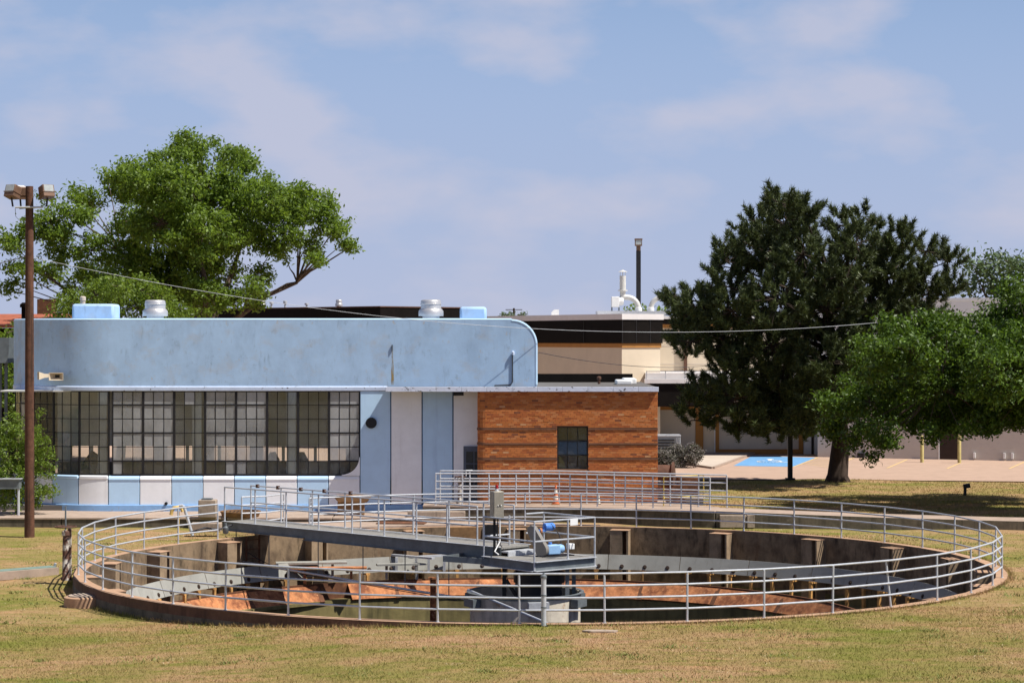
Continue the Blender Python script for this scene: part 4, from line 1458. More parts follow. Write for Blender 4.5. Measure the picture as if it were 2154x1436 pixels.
# loudspeakers on the band
sx, sz = bx(108), bz(790)
ang = math.asin(min(1, (XC - sx) / RC))
sy_ = BY + RC - RC * math.cos(ang)
def horn(c, dirv, lab):
    c, d = Vector(c), Vector(dirv).normalized()
    t = thing('horn_speaker', lab, 'loudspeaker', c)
    sd = d.cross(Vector((0, 0, 1))).normalized()
    def rect(o_, w_, h_): return [o_ + sd * (sx_ * w_ / 2) + ups * (sz_ * h_ / 2) for sx_, sz_ in ((-1, -1), (1, -1), (1, 1), (-1, 1))]
    mb = MB()
    a_, b_, c_ = rect(c, .10, .10), rect(c + d * .25, .22, .14), rect(c + d * .45, .50, .27)
    c2 = rect(c + d * .45, .46, .23); b2 = rect(c + d * .22, .16, .10)
    vs_ = a_ + b_ + c_ + c2 + b2
    fs_ = [(3, 2, 1, 0), (16, 17, 18, 19)]
    for i0, i1 in ((0, 4), (4, 8), (8, 12), (12, 16)):
        fs_ += [(i0 + k, i0 + (k + 1) % 4, i1 + (k + 1) % 4, i1 + k) for k in range(4)]
    mb.add(vs_, fs_)
    part('horn', mb, M['concrete'] if False else M['cream'], t)
    part('throat', MB().add(rect(c + d * .24, .15, .09), [(0, 1, 2, 3)]), M['black'], t)
    part('driver', MB().lathe(c, [(0.07, 0), (0.07, 0.14)], 12, axis=-d), M['lamp_bronze'], t)
    part('bracket', MB().bar(c - ups * .0, c + Vector((0, .35, 0)), 0.04, 0.04), M['black'], t)
horn((bx(122), sy_ - 0.42, sz), (0.02, -1, -0.05), 'horn loudspeaker on the blue wall facing outward with open mouth')
horn((bx(106), sy_ - 0.33, sz), (-1, -0.35, 0), 'horn loudspeaker on the blue wall turned toward the wooden pole')
# conduit and stains on the band
cx0 = bx(1078)
part('conduit', MB().tube([(cx0, BY - 0.03, bz(742)), (cx0, BY - .03, bz(803)), (cx0 - .06, BY - .03, bz(809)), (bx(1040), BY - .03, bz(810.5))], 0.022, 6), M['wire_dark'], house)
part('conduit_head', MB().lathe((cx0 + .02, BY - 0.06, bz(746)), [(0.05, 0), (0.05, 0.1), (0.0, 0.14)], 10), M['ledge'], house)
stn = MB()
xs_ = bx(825)
st_p = [(0, 725), (.018, 728), (.02, 740), (.03, 757), (.05, 770), (.06, 795), (.05, 809)]
vv = [(xs_ - w_ * .6, BY - .004, bz(v_)) for w_, v_ in st_p] + [(xs_ + w_, BY - .004, bz(v_)) for w_, v_ in st_p[::-1]]
stn.add(vv, [tuple(range(len(vv)))])
m_, n_, l_, b_ = new_mat('rust_streak')
b_.inputs['Base Color'].default_value = (0.36, 0.25, 0.08, 1)
b_.inputs['Roughness'].default_value = 0.9
g_ = n_.new('ShaderNodeNewGeometry')
nz_ = noise(n_, l_, g_.outputs['Position'], 14, 4, .6, (1, 1, .2))
ra_ = ramp(n_, [(0.35, (0, 0, 0)), (0.65, (.85, .85, .85))])
l_.new(nz_.outputs['Fac'], ra_.inputs[0])
l_.new(ra_.outputs[0], b_.inputs['Alpha'])
part('rust_stain', stn, m_, house, smooth=False)
part('hook', MB().box(xs_ - .012, xs_ + .012, BY - .05, BY - .001, bz(738), bz(725)), M['black'], house)
# pipe stub low on the wall
for (u, v_) in ((120, 1056),):
    pass
p = Vector((bx(350), BY - .12, bz(1058)))
solo('pipe_stub', 'small black pipe stub low on the white and blue panels', 'pipe', MB().lathe(p, [(0.035, 0), (0.05, 0), (.05, .13)], 12, axis=(0, 1, 0)), M['black'])

# ------------------------------------------------------------------ brick annex
AY = 74.2
ax0, ax1 = -0.92, 4.97
az0, az1 = 0.53, ZL0 - 0.02
annex = thing('brick_annex', 'low orange brick annex with dark banded courses and one window', 'building', (2, 78, 0.5))
wx0, wx1 = (1172 - UC) * AY / FPX, (1237 - UC) * AY / FPX
wz0, wz1 = CAMZ - (987 - VH) * AY / FPX, CAMZ - (897 - VH) * AY / FPX
mb = MB()
yo, yi = AY + 0.014, AY + 0.25
mb.box(ax0, wx0, yo, yi, az0, az1)
mb.box(wx1, ax1 - .016, yo, yi, az0, az1)
mb.box(wx0, wx1, yo, yi, az0, wz0)
mb.box(wx0, wx1, yo, yi, wz1, az1)
mb.box(ax1 - 0.27, ax1 - .016, yi, 83.5, az0, az1)
mb.box(ax0 - 0.2, ax1 - .27, 83.4, 83.6, az0, az1)
mb.box(ax0 - 0.2, ax0, AY + .3, 83.4, az0, az1)
part('wall', mb, M['mortar'], annex, smooth=False)
part('wall_corner', MB().strip([(ax0 - 0.25 * math.sin(R(t_)), AY + .264 - .25 * math.cos(R(t_))) for t_ in range(0, 91, 10)], az0, az1, 0.2, 0, -1), M['mortar'], annex)
CH = 0.0677
BL_ = 0.2032
brick_me = [mesh_of('brick', MB().box(0.004, BL_ - 0.006, 0, 0.09, 0.004, CH - 0.006), m, smooth=False) for m in BRICKM]
bands = [CAMZ - (v_ - VH) * AY / FPX for v_ in (902, 933, 965, 997, 1029)]
rows = int((az1 - az0) / CH)
spots = []
for r_ in range(rows):
    z = az1 - (r_ + 1) * CH
    if any(abs(z + CH / 2 - b) < CH * 0.62 for b in bands): continue
    off = (r_ % 2) * BL_ / 2 + (r_ % 3) * 0.02
    x = ax0 - off
    while x < ax1 - 0.02:
        x0_, x1_ = max(x, ax0), min(x + BL_, ax1)
        if not (x1_ > wx0 + 0.005 and x0_ < wx1 - 0.005 and z + CH > wz0 and z < wz1):
            spots.append((x0_, x1_, z))
        elif x0_ < wx0 - 0.05:
            spots.append((x0_, wx0, z))
        elif x1_ > wx1 + 0.05:
            spots.append((wx1, x1_, z))
        x += BL_
full = [s for s in spots if abs(s[1] - s[0] - BL_) < 1e-6]
single = set(full[60:360])
stuff = MB()
for s in spots:
    i = rnd.choices(range(len(BRICKC)), BRICKW)[0]
    yj = AY + rnd.uniform(-0.003, 0.004)
    if s in single:
        inst('brick', brick_me[i], annex, (s[0], yj, s[2]))
    else:
        stuff.box(s[0] + .004, s[1] - .006, yj, yj + 0.09, s[2] + .004, s[2] + CH - .006, i)
# curved corner and right return bricks
for r_ in range(rows):
    z = az1 - (r_ + 1) * CH
    for k in range(2):
        i = rnd.choices(range(len(BRICKC)), BRICKW)[0]
        a0_, a1_ = k * 45 + 1, k * 45 + 43
        tmp = MB().strip([(ax0 - 0.262 * math.sin(R(a0_ + (a1_ - a0_) * j / 3)), AY + .264 - .262 * math.cos(R(a0_ + (a1_ - a0_) * j / 3))) for j in range(4)], z + .004, z + CH - .006, 0.08, i, -1)
        stuff.add(tmp.v, tmp.f, i)
        stuff.m[-len(tmp.f):] = [i] * len(tmp.f)
    y_ = AY + 0.1 + (r_ % 2) * 0.1
    while y_ < 80:
        i = rnd.choices(range(len(BRICKC)), BRICKW)[0]
        stuff.box(ax1 - 0.08, ax1, y_, y_ + BL_ - .01, z + .004, z + CH - .006, i)
        y_ += BL_
part('brickwork', stuff, BRICKM, annex, kind='stuff', smooth=False)
for b in bands:
    for (xa, xb) in ([(ax0, wx0), (wx1, ax1)] if wz0 < b < wz1 + .1 else [(ax0, ax1)]):
        n_ = max(1, round((xb - xa) / 0.61))
        for k in range(n_):
            part('band_course', MB().box(xa + (xb - xa) * k / n_ + .002, xa + (xb - xa) * (k + 1) / n_ - .002, AY - 0.022, AY + 0.09, b - 0.030, b + 0.032), M['band_brick'], annex)
for b in bands:
    part('band_course', MB().strip([(ax0 - 0.28 * math.sin(R(t_)), AY + .25 - .28 * math.cos(R(t_))) for t_ in range(0, 91, 10)], b - .04, b + .042, .12, 0, -1), M['band_brick'], annex)
# annex window
wf = MB()
wy = AY + 0.13
wf.box(wx0, wx0 + .04, wy - .03, wy + .04, wz0, wz1).box(wx1 - .04, wx1, wy - .03, wy + .04, wz0, wz1)
wf.box(wx0 + .04, wx1 - .04, wy - .03, wy + .04, wz0, wz0 + .04).box(wx0 + .04, wx1 - .04, wy - .03, wy + .04, wz1 - .04, wz1)
for k in (1, 2):
    wf.box(wx0 + .04, wx1 - .04, wy - .035, wy + .02, wz0 + (wz1 - wz0) * k / 3 - .022, wz0 + (wz1 - wz0) * k / 3 + .022)
    xk = wx0 + (wx1 - wx0) * k / 3
    wf.box(xk - .01, xk + .01, wy - .02, wy + .02, wz0 + .04 + (wz1 - wz0) / 3, wz1 - .04)
wo = part('window', wf, M['black_steel'], annex, smooth=False)
for r_ in range(3):
    for c_ in range(3):
        xa = wx0 + (wx1 - wx0) * c_ / 3 + .012
        za = wz0 + (wz1 - wz0) * r_ / 3 + .025
        p_ = MB().box(0, (wx1 - wx0) / 3 - .024, 0, .006, 0, (wz1 - wz0) / 3 - .05)
        o_ = part('pane', p_, M['glass'] if r_ != 9 else M['dark_glass'], wo, smooth=False)
        o_.location = Vector((xa, wy + .025, za)) ; o_.data.transform(Matrix.Translation(Vector(annex.location)))
        o_.location = Vector((xa, wy + .025, za)) - Vector(annex.location)
        o_.rotation_euler = (R(-7 if r_ == 1 else rnd.uniform(-.5, .5)), 0, 0)
part('inner_floor', MB().box(ax0, ax1 - .3, AY + .3, 83.4, az0 - .2, az0 + .1), M['inner_floor'], annex)
cl = MB()
cl.add([(wx0 + .06, wy + .2, wz0 + .02), (wx0 + .30, wy + .22, wz0 + .02), (wx0 + .25, wy + .2, wz0 + .22), (wx0 + .14, wy + .2, wz0 + .40), (wx0 + .06, wy + .2, wz0 + .46),
        (wx0 + .06, wy + .24, wz0 + .02), (wx0 + .30, wy + .26, wz0 + .02), (wx0 + .25, wy + .24, wz0 + .22), (wx0 + .14, wy + .24, wz0 + .40), (wx0 + .06, wy + .24, wz0 + .46)],
       [(0, 1, 2, 3, 4), (9, 8, 7, 6, 5)] + [(i, (i + 1) % 5, (i + 1) % 5 + 5, i + 5) for i in range(5)])
solo('hanging_cloth', 'mustard yellow cloth behind the lower corner of the annex window', 'cloth', cl, M['cloth_y'])
# things on the annex roof
solo('skylight', 'low white ribbed skylight on the annex roof near its right end', 'skylight', MB().box(at(1297, 805, 79).x, at(1330, 805, 79).x, 79, 80.4, ZL1 - .03, ZL1 + .14).box(at(1312, 805, 79.6).x, at(1338, 805, 79.6).x, 79.3, 81, ZL1 - .03, ZL1 + .19), M['white'], bevel=0.04)
p = at(1260, 805, 80)
solo('roof_pipe', 'short rusty vent pipe standing on the annex roof', 'pipe', MB().lathe((p.x, 80, ZL1 - .04), [(.05, 0), (.05, .18), (.08, .18), (.08, .27), (.03, .3)], 10), M['brown_iron'])
o = part('roof_kerb', MB().box(XR + .05, 4.6, 83.0, 83.3, ZL1 - .03, ZL1 + .30), M['fascia'], annex)

# ------------------------------------------------------------------ railings on the deck
DZ = 0.53


def rail_run(a, b, n):
    a, b = Vector(a), Vector(b)
    return [a + (b - a) * i / n for i in range(n + 1)]


a_, b_, c_ = (at(916, 0, 73.3).x, 73.3, DZ), (1.03, 73.3, DZ), (at(1493, 0, 71.3).x, 71.3, DZ)
railing('deck_railing', 'nearer four-rail grey railing on the deck before the brick annex', rail_run(a_, b_, 4)[:-1] + rail_run(b_, c_, 6), HR, group='parallel railings on the concrete deck')
a_, b_, c_ = (at(926, 0, 73.95).x, 73.95, DZ + .05), (1.6, 73.85, DZ + .05), (at(1529, 0, 72.4).x, 72.4, DZ)
railing('deck_railing', 'farther four-rail grey railing running closest to the brick annex', rail_run(a_, b_, 4)[:-1] + rail_run(b_, c_, 6), HR, group='parallel railings on the concrete deck')
# short gate railings at the bridge end
e0_, e1_ = ring_pt(RR, 215.7, 0), ring_pt(RR, 219.5, 0)
gz = 0.03
railing('gate_railing', 'short grey gate railing set at right angles by the bridge end', [Vector((-8.6, 69.3, gz)), Vector((-7.85, 69.7, gz)), Vector((-7.4, 70.6, gz))], HR, group='short gate railings by the bridge')
railing('gate_railing', 'short grey gate railing joining the back run of tank railing', [Vector((-6.5, 70.4, gz)), Vector((-6.35, 69.25, gz))], HR, group='short gate railings by the bridge')
# traffic cones
def cone(u, v, y_, zb, h, lab, white):
    p = at(u, v, y_)
    t = thing('traffic_cone', lab, 'traffic cone', (p.x, y_, zb), 'traffic cones by the brick annex')
    c = (p.x, y_, zb)
    s = h / 0.95
    part('base', MB().box(c[0] - .2 * s, c[0] + .2 * s, y_ - .2 * s, y_ + .2 * s, zb, zb + .05 * s), M['brown_iron'] if white else M['rust'], t, bevel=0.02)
    def rr(z): return .155 - .125 * z / .95
    segs = [(0.05, .26, 'cone_orange'), (.26, .42, 'cone_white'), (.42, .52, 'cone_orange'), (.52, .70, 'cone_white'), (.70, .95, 'cone_orange' if not white else 'cone_white')]
    for k, (z0, z1, m) in enumerate(segs):
        if white: m = 'cone_white'
        e = .004 if m == 'cone_white' else 0
        part('sleeve' if m == 'cone_white' else 'body', MB().lathe(c, [((rr(z0) + e) * s, z0 * s), ((rr(z1) + e) * s, z1 * s)], 18), M[m], t)
cone(1169, 1048, 73.6, DZ, 0.68, 'orange and white traffic cone before the annex window', False)
cone(1259.5, 1048, 73.75, DZ, 0.36, 'small white cone on the deck right of the orange cone', True)
# rusty valve stand on the deck
def valve_stand(u, y_, zb, hpost, hstem, lab, mpost, wheel_r, postw, crank=False, lean=0):
    p = at(u, 900, y_)
    t = thing('valve_stand', lab, 'valve', (p.x, y_, zb))
    c = Vector((p.x, y_, zb))
    pr = [(postw * 1.5, 0), (postw * 1.5, .05), (postw * 1.05, .1), (postw, hpost * .45), (postw * .92, hpost * .88), (postw * 1.25, hpost * .9), (postw * 1.2, hpost * .97), (postw * .5, hpost)]
    part('post_body', MB().lathe(c, pr, 12), M[mpost], t)
    part('stem', MB().tube([c + ups * hpost * .95, c + ups * hstem], 0.022, 8), M['galv_dark'], t)
    wz = hpost + .09
    wm = MB()
    wm.tube([c + Vector((wheel_r * math.cos(R(a)), wheel_r * math.sin(R(a)), wz)) for a in range(0, 360, 15)], 0.022, 6, closed=True)
    for a in (0, 60, 120):
        d = Vector((math.cos(R(a)), math.sin(R(a)), 0)) * wheel_r
        wm.tube([c + ups * wz - d, c + ups * wz + d], .014, 6)
    part('handwheel', wm, M['brown_iron'], t)
    if crank:
        part('crank', MB().tube([c + Vector((.2, 0, wz)), c + Vector((.2, 0, wz + .22)), c + Vector((.42, 0, wz + .22))], .02, 6), M['white'], t)
    return t
valve_stand(968, 74.0, DZ, 0.82, 0.95, 'peeling white valve stand with crank beside the grey door', 'valve_rust', .17, .085, True)
vs_ = valve_stand(138, 57.6, -0.25, 1.32, 1.95, 'rust-streaked white valve stand with handwheel at the left tank edge', 'valve_rust', .28, .085)
pv = vs_.location
part('rusted_plate', MB().box(pv.x + .05, pv.x + .14, pv.y + .02, pv.y + .1, pv.z, pv.z + 1.36), M['valve_rust'], vs_)
# yellow handrail frame, rusty pump and timber by the annex corner
yf = [at(1396, 1044, 72.9), at(1396, 1003, 72.9), at(1480, 999, 73.8), at(1480, 1038, 73.8)]
t = thing('yellow_guard', 'yellow pipe guard frame at the right corner of the brick annex', 'guard rail', yf[0])
yf[0].z = 0.1; yf[3].z = .1
part('guard_pipe', MB().tube(yf, .022, 8), M['yellow'], t)
part('guard_pipe', MB().tube([(yf[0] + yf[1]) / 2, (yf[2] + yf[3]) / 2], .02, 8), M['yellow'], t)
p = at(1400, 990, 76.5)
t = thing('pump_drum', 'dark rusty drum lying on a cradle right of the brick annex', 'drum', (p.x, 76.5, 0))
part('drum_shell', MB().lathe((p.x - .5, 76.5, 1.35), [(.36, 0), (.36, .72), (.46, .73), (.46, .80), (.2, .84)], 20, axis=(1, -.15, 0)), M['brown_iron'], t)
part('cradle', MB().box(p.x - .5, p.x + .55, 76.1, 76.9, 0, 1.0), M['rust_dark'], t)
mb = MB().box(p.x + .45, p.x + 1.2, 76.6, 77.5, 0, 1.25)
solo('rusty_chest', 'rusty brown steel chest behind the yellow guard frame', 'chest', mb, M['rust_dark'], bevel=.02)
p = at(1462, 1030, 75)
solo('timber_post', 'squat weathered timber post behind the deck railing end', 'post', MB().box(p.x - .3, p.x + .3, 74.9, 75.2, 0, .62).box(p.x - .35, p.x + .35, 74.85, 75.25, .62, .68), M['concrete'])

# ------------------------------------------------------------------ small things on slab and lawn
p = at(437, 1075, 72.4)
t = thing('concrete_block', 'upright concrete block with a small grey lid on the slab edge', 'block', (p.x, 72.4, .2))
part('block_body', MB().box(p.x - .29, p.x + .29, 72.2, 72.7, .2, .78), M['concrete'], t, bevel=.02)
part('lid', MB().box(p.x - .19, p.x + .15, 72.25, 72.6, .78, .83), M['galv_dark'], t)
p = at(506, 1075, 72.9)
t = thing('round_basin', 'low round brown basin with a dark grating on the slab', 'basin', (p.x, 72.9, .2))
part('basin_wall', MB().lathe((p.x, 72.9, .2), [(.62, 0), (.66, .13), (.68, .13), (.68, .17), (.6, .17), (.58, .06), (0, .05)], 28), M['tray'], t)
for k in range(9):
    d = -.5 + k * .125
    hl = math.sqrt(max(.01, .56 ** 2 - d * d))
    part('grate_bar', MB().box(p.x + d - .015, p.x + d + .015, 72.9 - hl, 72.9 + hl, .32, .345), M['bolt'], t)
# hopper
p = at(742, 1068, 73.6)
t = thing('rusty_hopper', 'rusty brown hopper trough on a box pedestal by the white panels', 'hopper', (p.x, 73.6, .17))
part('trough', MB().prism_y([(p.x - .46, .62), (p.x + .5, .62), (p.x + .6, .78), (p.x + .6, .84), (p.x - .60, .84), (p.x - .60, .78)], 73.3, 74.0), M['tray'], t, bevel=.015)
part('pedestal', MB().box(p.x - .5, p.x + .38, 73.4, 73.95, .17, .62), M['tray'], t)
# yellow goose neck vent and leaning grey pipe
p = atz(376, 1128, -.08)
mb = MB()
pts = [(p.x, p.y, -.1), (p.x, p.y, .72)] + [(p.x - .12 + .12 * math.cos(R(a)), p.y, .72 + .12 * math.sin(R(a))) for a in range(20, 181, 20)]
pts = [Vector(q) for q in pts]
t = thing('vent_pipe', 'faded yellow gooseneck vent pipe inside the left railing', 'pipe', (p.x, p.y, -.1))
part('riser', MB().tube(pts[:2], .022, 8), M['pale_yellow'], t)
part('gooseneck', MB().tube([pts[1] - ups * .02 + Vector((.12, 0, 0)), pts[1] + Vector((.10, 0, .07)), pts[1] + Vector((0, 0, .13)), pts[1] + Vector((-.14, 0, .11)), pts[1] + Vector((-.22, 0, 0)), pts[1] + Vector((-.24, 0, -.12))], .055, 10), M['pale_yellow'], t)
p0_, p1__ = atz(405, 1126, 0), at(394, 1062, 68.5)
t = thing('leaning_pipe', 'grey pipe leaning beside the yellow gooseneck near the railing', 'pipe', p0_)
part('pipe_body', MB().tube([p0_, Vector((p1__.x, p0_.y, p1__.z))], .05, 10), M['galv'], t)
part('elbow', MB().tube([Vector((p1__.x, p0_.y, p1__.z)), Vector((p1__.x - .06, p0_.y, p1__.z + .04)), Vector((p1__.x - .16, p0_.y, p1__.z + .03))], .045, 8), M['galv'], t)
# concrete junction block and cables at the bridge end
p = atz(430, 1112, .1)
solo('junction_block', 'low concrete block by the bridge end under the pipe fittings', 'block', MB().box(p.x - .45, p.x + .5, p.y, p.y + .5, 0, .28), M['concrete'], bevel=.02)
t = thing('pipe_fitting', 'dark pipe fittings and hose at the left end of the bridge', 'pipe fitting', ring_pt(ROUT, 232, .1))
q = ring_pt(ROUT, 231, .22)
part('hose', MB().tube([q + Vector((-.9, -.5, 0)), q + Vector((-.5, -.3, .12)), q + Vector((-.1, -.1, .05)), q + Vector((.3, .1, .18))], .03, 8), M['wire_dark'], t)
part('valve_body', MB().lathe(q + Vector((.1, 0, -.1)), [(.05, 0), (.09, .05), (.09, .2), (.04, .25), (.04, .34)], 10), M['galv_dark'], t)
# manhole beside the rim
p = atz(178, 1257, -.25)
t = thing('manhole', 'round low concrete manhole beside the left front of the rim', 'manhole', (p.x, p.y, -.5))
part('ring', MB().lathe((p.x, p.y, -.55), [(.50, 0), (.50, .33), (.46, .35), (0.0, .36)], 36), M['rim'], t)
part('lid', MB().lathe((p.x, p.y, -.192), [(.40, 0), (.39, .02), (0.0, .022)], 36), M['concrete'], t)
# green covered channel at far left
g0_, g1_ = atz(-30, 1203, -.12), atz(112, 1192, -.12)
t = thing('channel_cover', 'long pale green plate covering a concrete channel left of the tank', 'cover plate', ((g0_.x + g1_.x) / 2, (g0_.y + g1_.y) / 2, -.4))
part('curb', MB().bar(g0_ - ups * .1, g1_ - ups * .1, .62, .22), M['slab'], t)
part('plate', MB().bar(g0_ + ups * .016, g1_ + ups * .016, .40, .025), M['green_plate'], t)
part('pipe_stub', MB().tube([atz(112, 1198, -.2), at(117, 1184, g1_.y)], .035, 8), M['galv'], t)
# flat stone in the lawn
p = atz(1262, 1325.5, .0)
solo('flat_stone', 'flat grey stone slab lying in the lawn below the railing', 'stone', MB().prism([(p.x - .38, p.y - .02), (p.x - .2, p.y - .14), (p.x + .3, p.y - .13), (p.x + .38, p.y), (p.x + .1, p.y + .1), (p.x - .25, p.y + .1)], -.06, .012), M['concrete'], bevel=.01)
# black spigot on the far lawn
p = atz(2030, 1040, .0)
p.z = float(ground_z(p.x, p.y))
t = thing('lawn_spotlight', 'small black spotlight on a stake in the shaded lawn', 'garden light', p)
part('stake', MB().box(p.x - .05, p.x + .05, p.y - .05, p.y + .05, p.z - .05, p.z + .30), M['black'], t)
part('lamp_head', MB().obox(p + Vector((.06, -.02, .36)), .26, .2, .17, Matrix.Rotation(R(-12), 3, 'Y')), M['black'], t, bevel=.02)
# concrete blocks in the strip behind the back railing
p0_, p1__ = atz(1521, 1112, .05), atz(1597, 1114, .05)
solo('concrete_block', 'pale concrete block set against the dark curb behind the right railing', 'block', MB().box(p0_.x, p1__.x - .25, 71.0 - .35, 71.0, 0, .40).box(p1__.x - .24, p1__.x, 71.0 - .4, 71.0, 0, .42), M['concrete'], bevel=.015)
p0_, p1__ = at(858, 1080, 73.0), at(960, 1080, 73.0)
solo('concrete_block', 'long low concrete block under the tall panels left of the deck', 'block', MB().box(p0_.x, p1__.x + .3, 72.75, 73.15, .0, .36), M['concrete'], bevel=.015)
p0_, p1__ = atz(869, 1128, -.3), atz(935, 1128, -.3)
pl_ = atz(845, 1099, .05)
solo('steel_plate', 'flat purplish steel plate lying on the concrete behind the bridge', 'plate', MB().obox(pl_, 1.6, .75, .03, R(-6)), M['rust_dark'])
pl_ = atz(700, 1101, .05)
t = thing('weir_box', 'brown timber weir box and dark opening in the back tank wall', 'weir box', ring_pt(RIN, 190, -.3))
q = ring_pt(RIN - .12, 191, -.2)
part('box_front', MB().obox(q, 1.0, .25, .40, R(191)), M['tray'], t, bevel=.01)
q = ring_pt(RIN - .02, 186.8, -.2)
part('opening', MB().obox(q, .42, .10, .5, R(187)), M['black'], t)  # solid black block painted in for the shade inside the wall opening

# ------------------------------------------------------------------ left: pole, bench, duct, red roof
pp = atz(62, 1128, -.15)
pole = thing('utility_pole', 'tall brown wooden pole carrying four bronze floodlights', 'pole', pp)
ptop = at(60, 392, pp.y)
part('shaft', MB().lathe((pp.x, pp.y, pp.z - .1), [(.165, 0), (.155, 1), (.125, ptop.z - pp.z - .1), (.12, ptop.z - pp.z + .1)], 16), M['brown_pole'], pole)
za = at(60, 434, pp.y).z
part('crossarm', MB().tube([at(32, 436, pp.y - .13), at(90, 436, pp.y - .13)], .03, 8), M['galv'], pole)
part('crossarm', MB().tube([(pp.x - .42, pp.y + .5, za - .03), (pp.x, pp.y + .1, za - .03)], .03, 8), M['galv_dark'], pole)


def floodlight(c, facing, down, lens_side):
    c = Vector(c)
    q = Quaternion((0, 0, 1), R(facing)) @ Quaternion((1, 0, 0), R(-down))
    rot = q.to_matrix()
    o_ = part('floodlight', MB().obox(c, .40, .34, .40, rot), M['lamp_bronze'], pole, bevel=.02)
    part('hood', MB().obox(c + rot @ Vector((0, 0, -.04)), .44, .38, .02, rot), M['lamp_bronze'], o_)
    part('lens', MB().obox(c + rot @ Vector((0, -.176, .06)), .32, .012, .24, rot), M['lens'], o_)
    part('lens', MB().obox(c + rot @ Vector((0, 0, .206)), .22, .2, .012, rot), M['white'], o_)
    part('swivel', MB().tube([c + rot @ Vector((0, .0, -.2)), c + Vector((0, 0, -.46))], .03, 8), M['black'], o_)


floodlight(at(27, 404, pp.y - .15), -28, 18, 0)
floodlight(at(98, 404, pp.y - .15), 38, 16, 0)
floodlight(at(44, 405, pp.y + .5), -140, 14, 0)
floodlight(at(80, 405, pp.y + .9), 150, 14, 0) if False else None
part('lamp_cord', MB().tube([at(32, 438, pp.y - .13), at(33, 455, pp.y - .1), at(42, 465, pp.y - .1), at(48, 455, pp.y - .1)], .008, 5), M['wire_dark'], pole)

def cable(name, lab, a, b, sag, r, m, n=24):
    a, b = Vector(a), Vector(b)
    pts = [a + (b - a) * (i / n) - ups * (4 * sag * (i / n) * (1 - i / n)) for i in range(n + 1)]
    solo(name, lab, 'cable', MB().tube(pts, r, 5), M[m], loc=tuple(a))


# long service cable pole -> trees (three seen points fix its sag)
ca_, cb_ = at(63, 540, pp.y), at(1850, 678, 79.5)
cable('overhead_cable', 'long silver overhead cable sagging from the pole to the pine tree', ca_, cb_, 1.15, .0075, 'wire', 40)
cable('overhead_cable', 'overhead cable leaving the pole toward the left', at(58, 538, pp.y), at(-150, 575, pp.y + 4), .1, .014, 'wire')
cable('overhead_cable', 'thin dark cable from the blue corner to the cream building', at(1132, 741, 78), at(1530, 764, 110), .35, .012, 'wire_dark')
# galvanised channel stand
p = at(20, 1010, 73.2)
t = thing('steel_bench', 'grey steel channel shelf on a post among the left shrubs', 'shelf', (p.x, 73.2, .2))
part('channel', MB().box(p.x - 1.4, p.x + .36, 73.0, 73.4, at(20, 1028, 73).z, at(20, 1008, 73).z), M['galv_dark'], t)
part('lip', MB().box(p.x - 1.4, p.x + .42, 72.94, 73.44, at(20, 1008, 73).z + .001, at(20, 1008, 73).z + .03), M['galv'], t)
part('leg', MB().lathe((p.x + .3, 73.2, .2), [(.045, 0), (.045, at(20, 1028, 73).z - .2)], 10), M['galv'], t)
# duct hopper on posts at the far left
p = at(10, 740, 82)
t = thing('steel_hopper', 'grey sheet steel hopper on posts beside the blue building', 'hopper', (p.x, 82, 0))
za, zb_ = at(0, 710, 82).z, at(0, 763, 82).z
part('hopper_body', MB().prism_y([(p.x - 1.2, zb_), (p.x + .22, zb_), (p.x + .30, za), (p.x - 1.2, za)], 81.5, 82.5), M['galv_dark'], t)
for dx in (-.17, .05, -.9):
    part('leg', MB().box(p.x + dx - .05, p.x + dx + .05, 81.95, 82.05, 0, zb_), M['galv_dark'], t)
# red roofed shed
ya = 108
a_, b_ = at(-60, 668, ya), at(60, 665, ya)
t = thing('red_roof_shed', 'dark open shed with rusted red metal roof behind the pole', 'shed', (a_.x + 3, ya, 0))
zr = a_.z
part('roof', MB().add([(a_.x, ya, at(0, 684, ya).z), (b_.x + 1.2, ya, at(0, 684, ya).z), (b_.x + 1.2, ya + 6, zr + .25), (a_.x, ya + 6, zr + .25),
                      (a_.x, ya, at(0, 684, ya).z - .12), (b_.x + 1.2, ya, at(0, 684, ya).z - .12), (b_.x + 1.2, ya + 6, zr + .1), (a_.x, ya + 6, zr + .1)],
                     [(0, 1, 2, 3), (7, 6, 5, 4), (0, 4, 5, 1), (1, 5, 6, 2), (2, 6, 7, 3), (3, 7, 4, 0)]), M['red_roof'], t)
part('wall', MB().box(a_.x + .2, b_.x + 1, ya + .3, ya + 5.8, 0, at(0, 684, ya).z - .13), M['fascia'], t)
part('flue', MB().lathe((at(50, 650, ya + 3).x, ya + 3, zr - .2), [(.12, 0), (.12, .75), (.2, .75), (.2, .9), (.08, 1.0)], 10), M['fascia'], t)
a2 = at(78, 629, 118)
solo('brick_stack', 'rusty red upper wall seen between leaves behind the pole', 'wall', MB().box(a2.x, at(112, 626, 118).x, 118, 119, 0, a2.z), M['rust_dark'])

# ------------------------------------------------------------------ far buildings
def rot_wall(mb, p, d, L, th, z0, z1, mi=0):
    """slab: front line from p along d (unit xy) for L, thickness th away from viewer"""
    p, d = Vector(p), Vector(d).normalized()
    n = Vector((-d.y, d.x))
    if n.y < 0: n = -n
    q = [p, p + d * L, p + d * L + n * th, p + n * th]
    c = [(v.x, v.y) for v in q]
    return mb.prism(c, z0, z1, mi)


office = thing('office_building', 'cream stucco office block with deep black fascia and ochre trim', 'building', (8, 122, 0))
KC = Vector((5.65, 112.0))
LD, RD = Vector((-.49, .87)).normalized(), Vector((.87, .49)).normalized()
zf = lambda v, y=112.0: CAMZ - (v - VH) * y / FPX
zT, zFt, zFb, zTr = zf(660), zf(672), zf(722), zf(731)


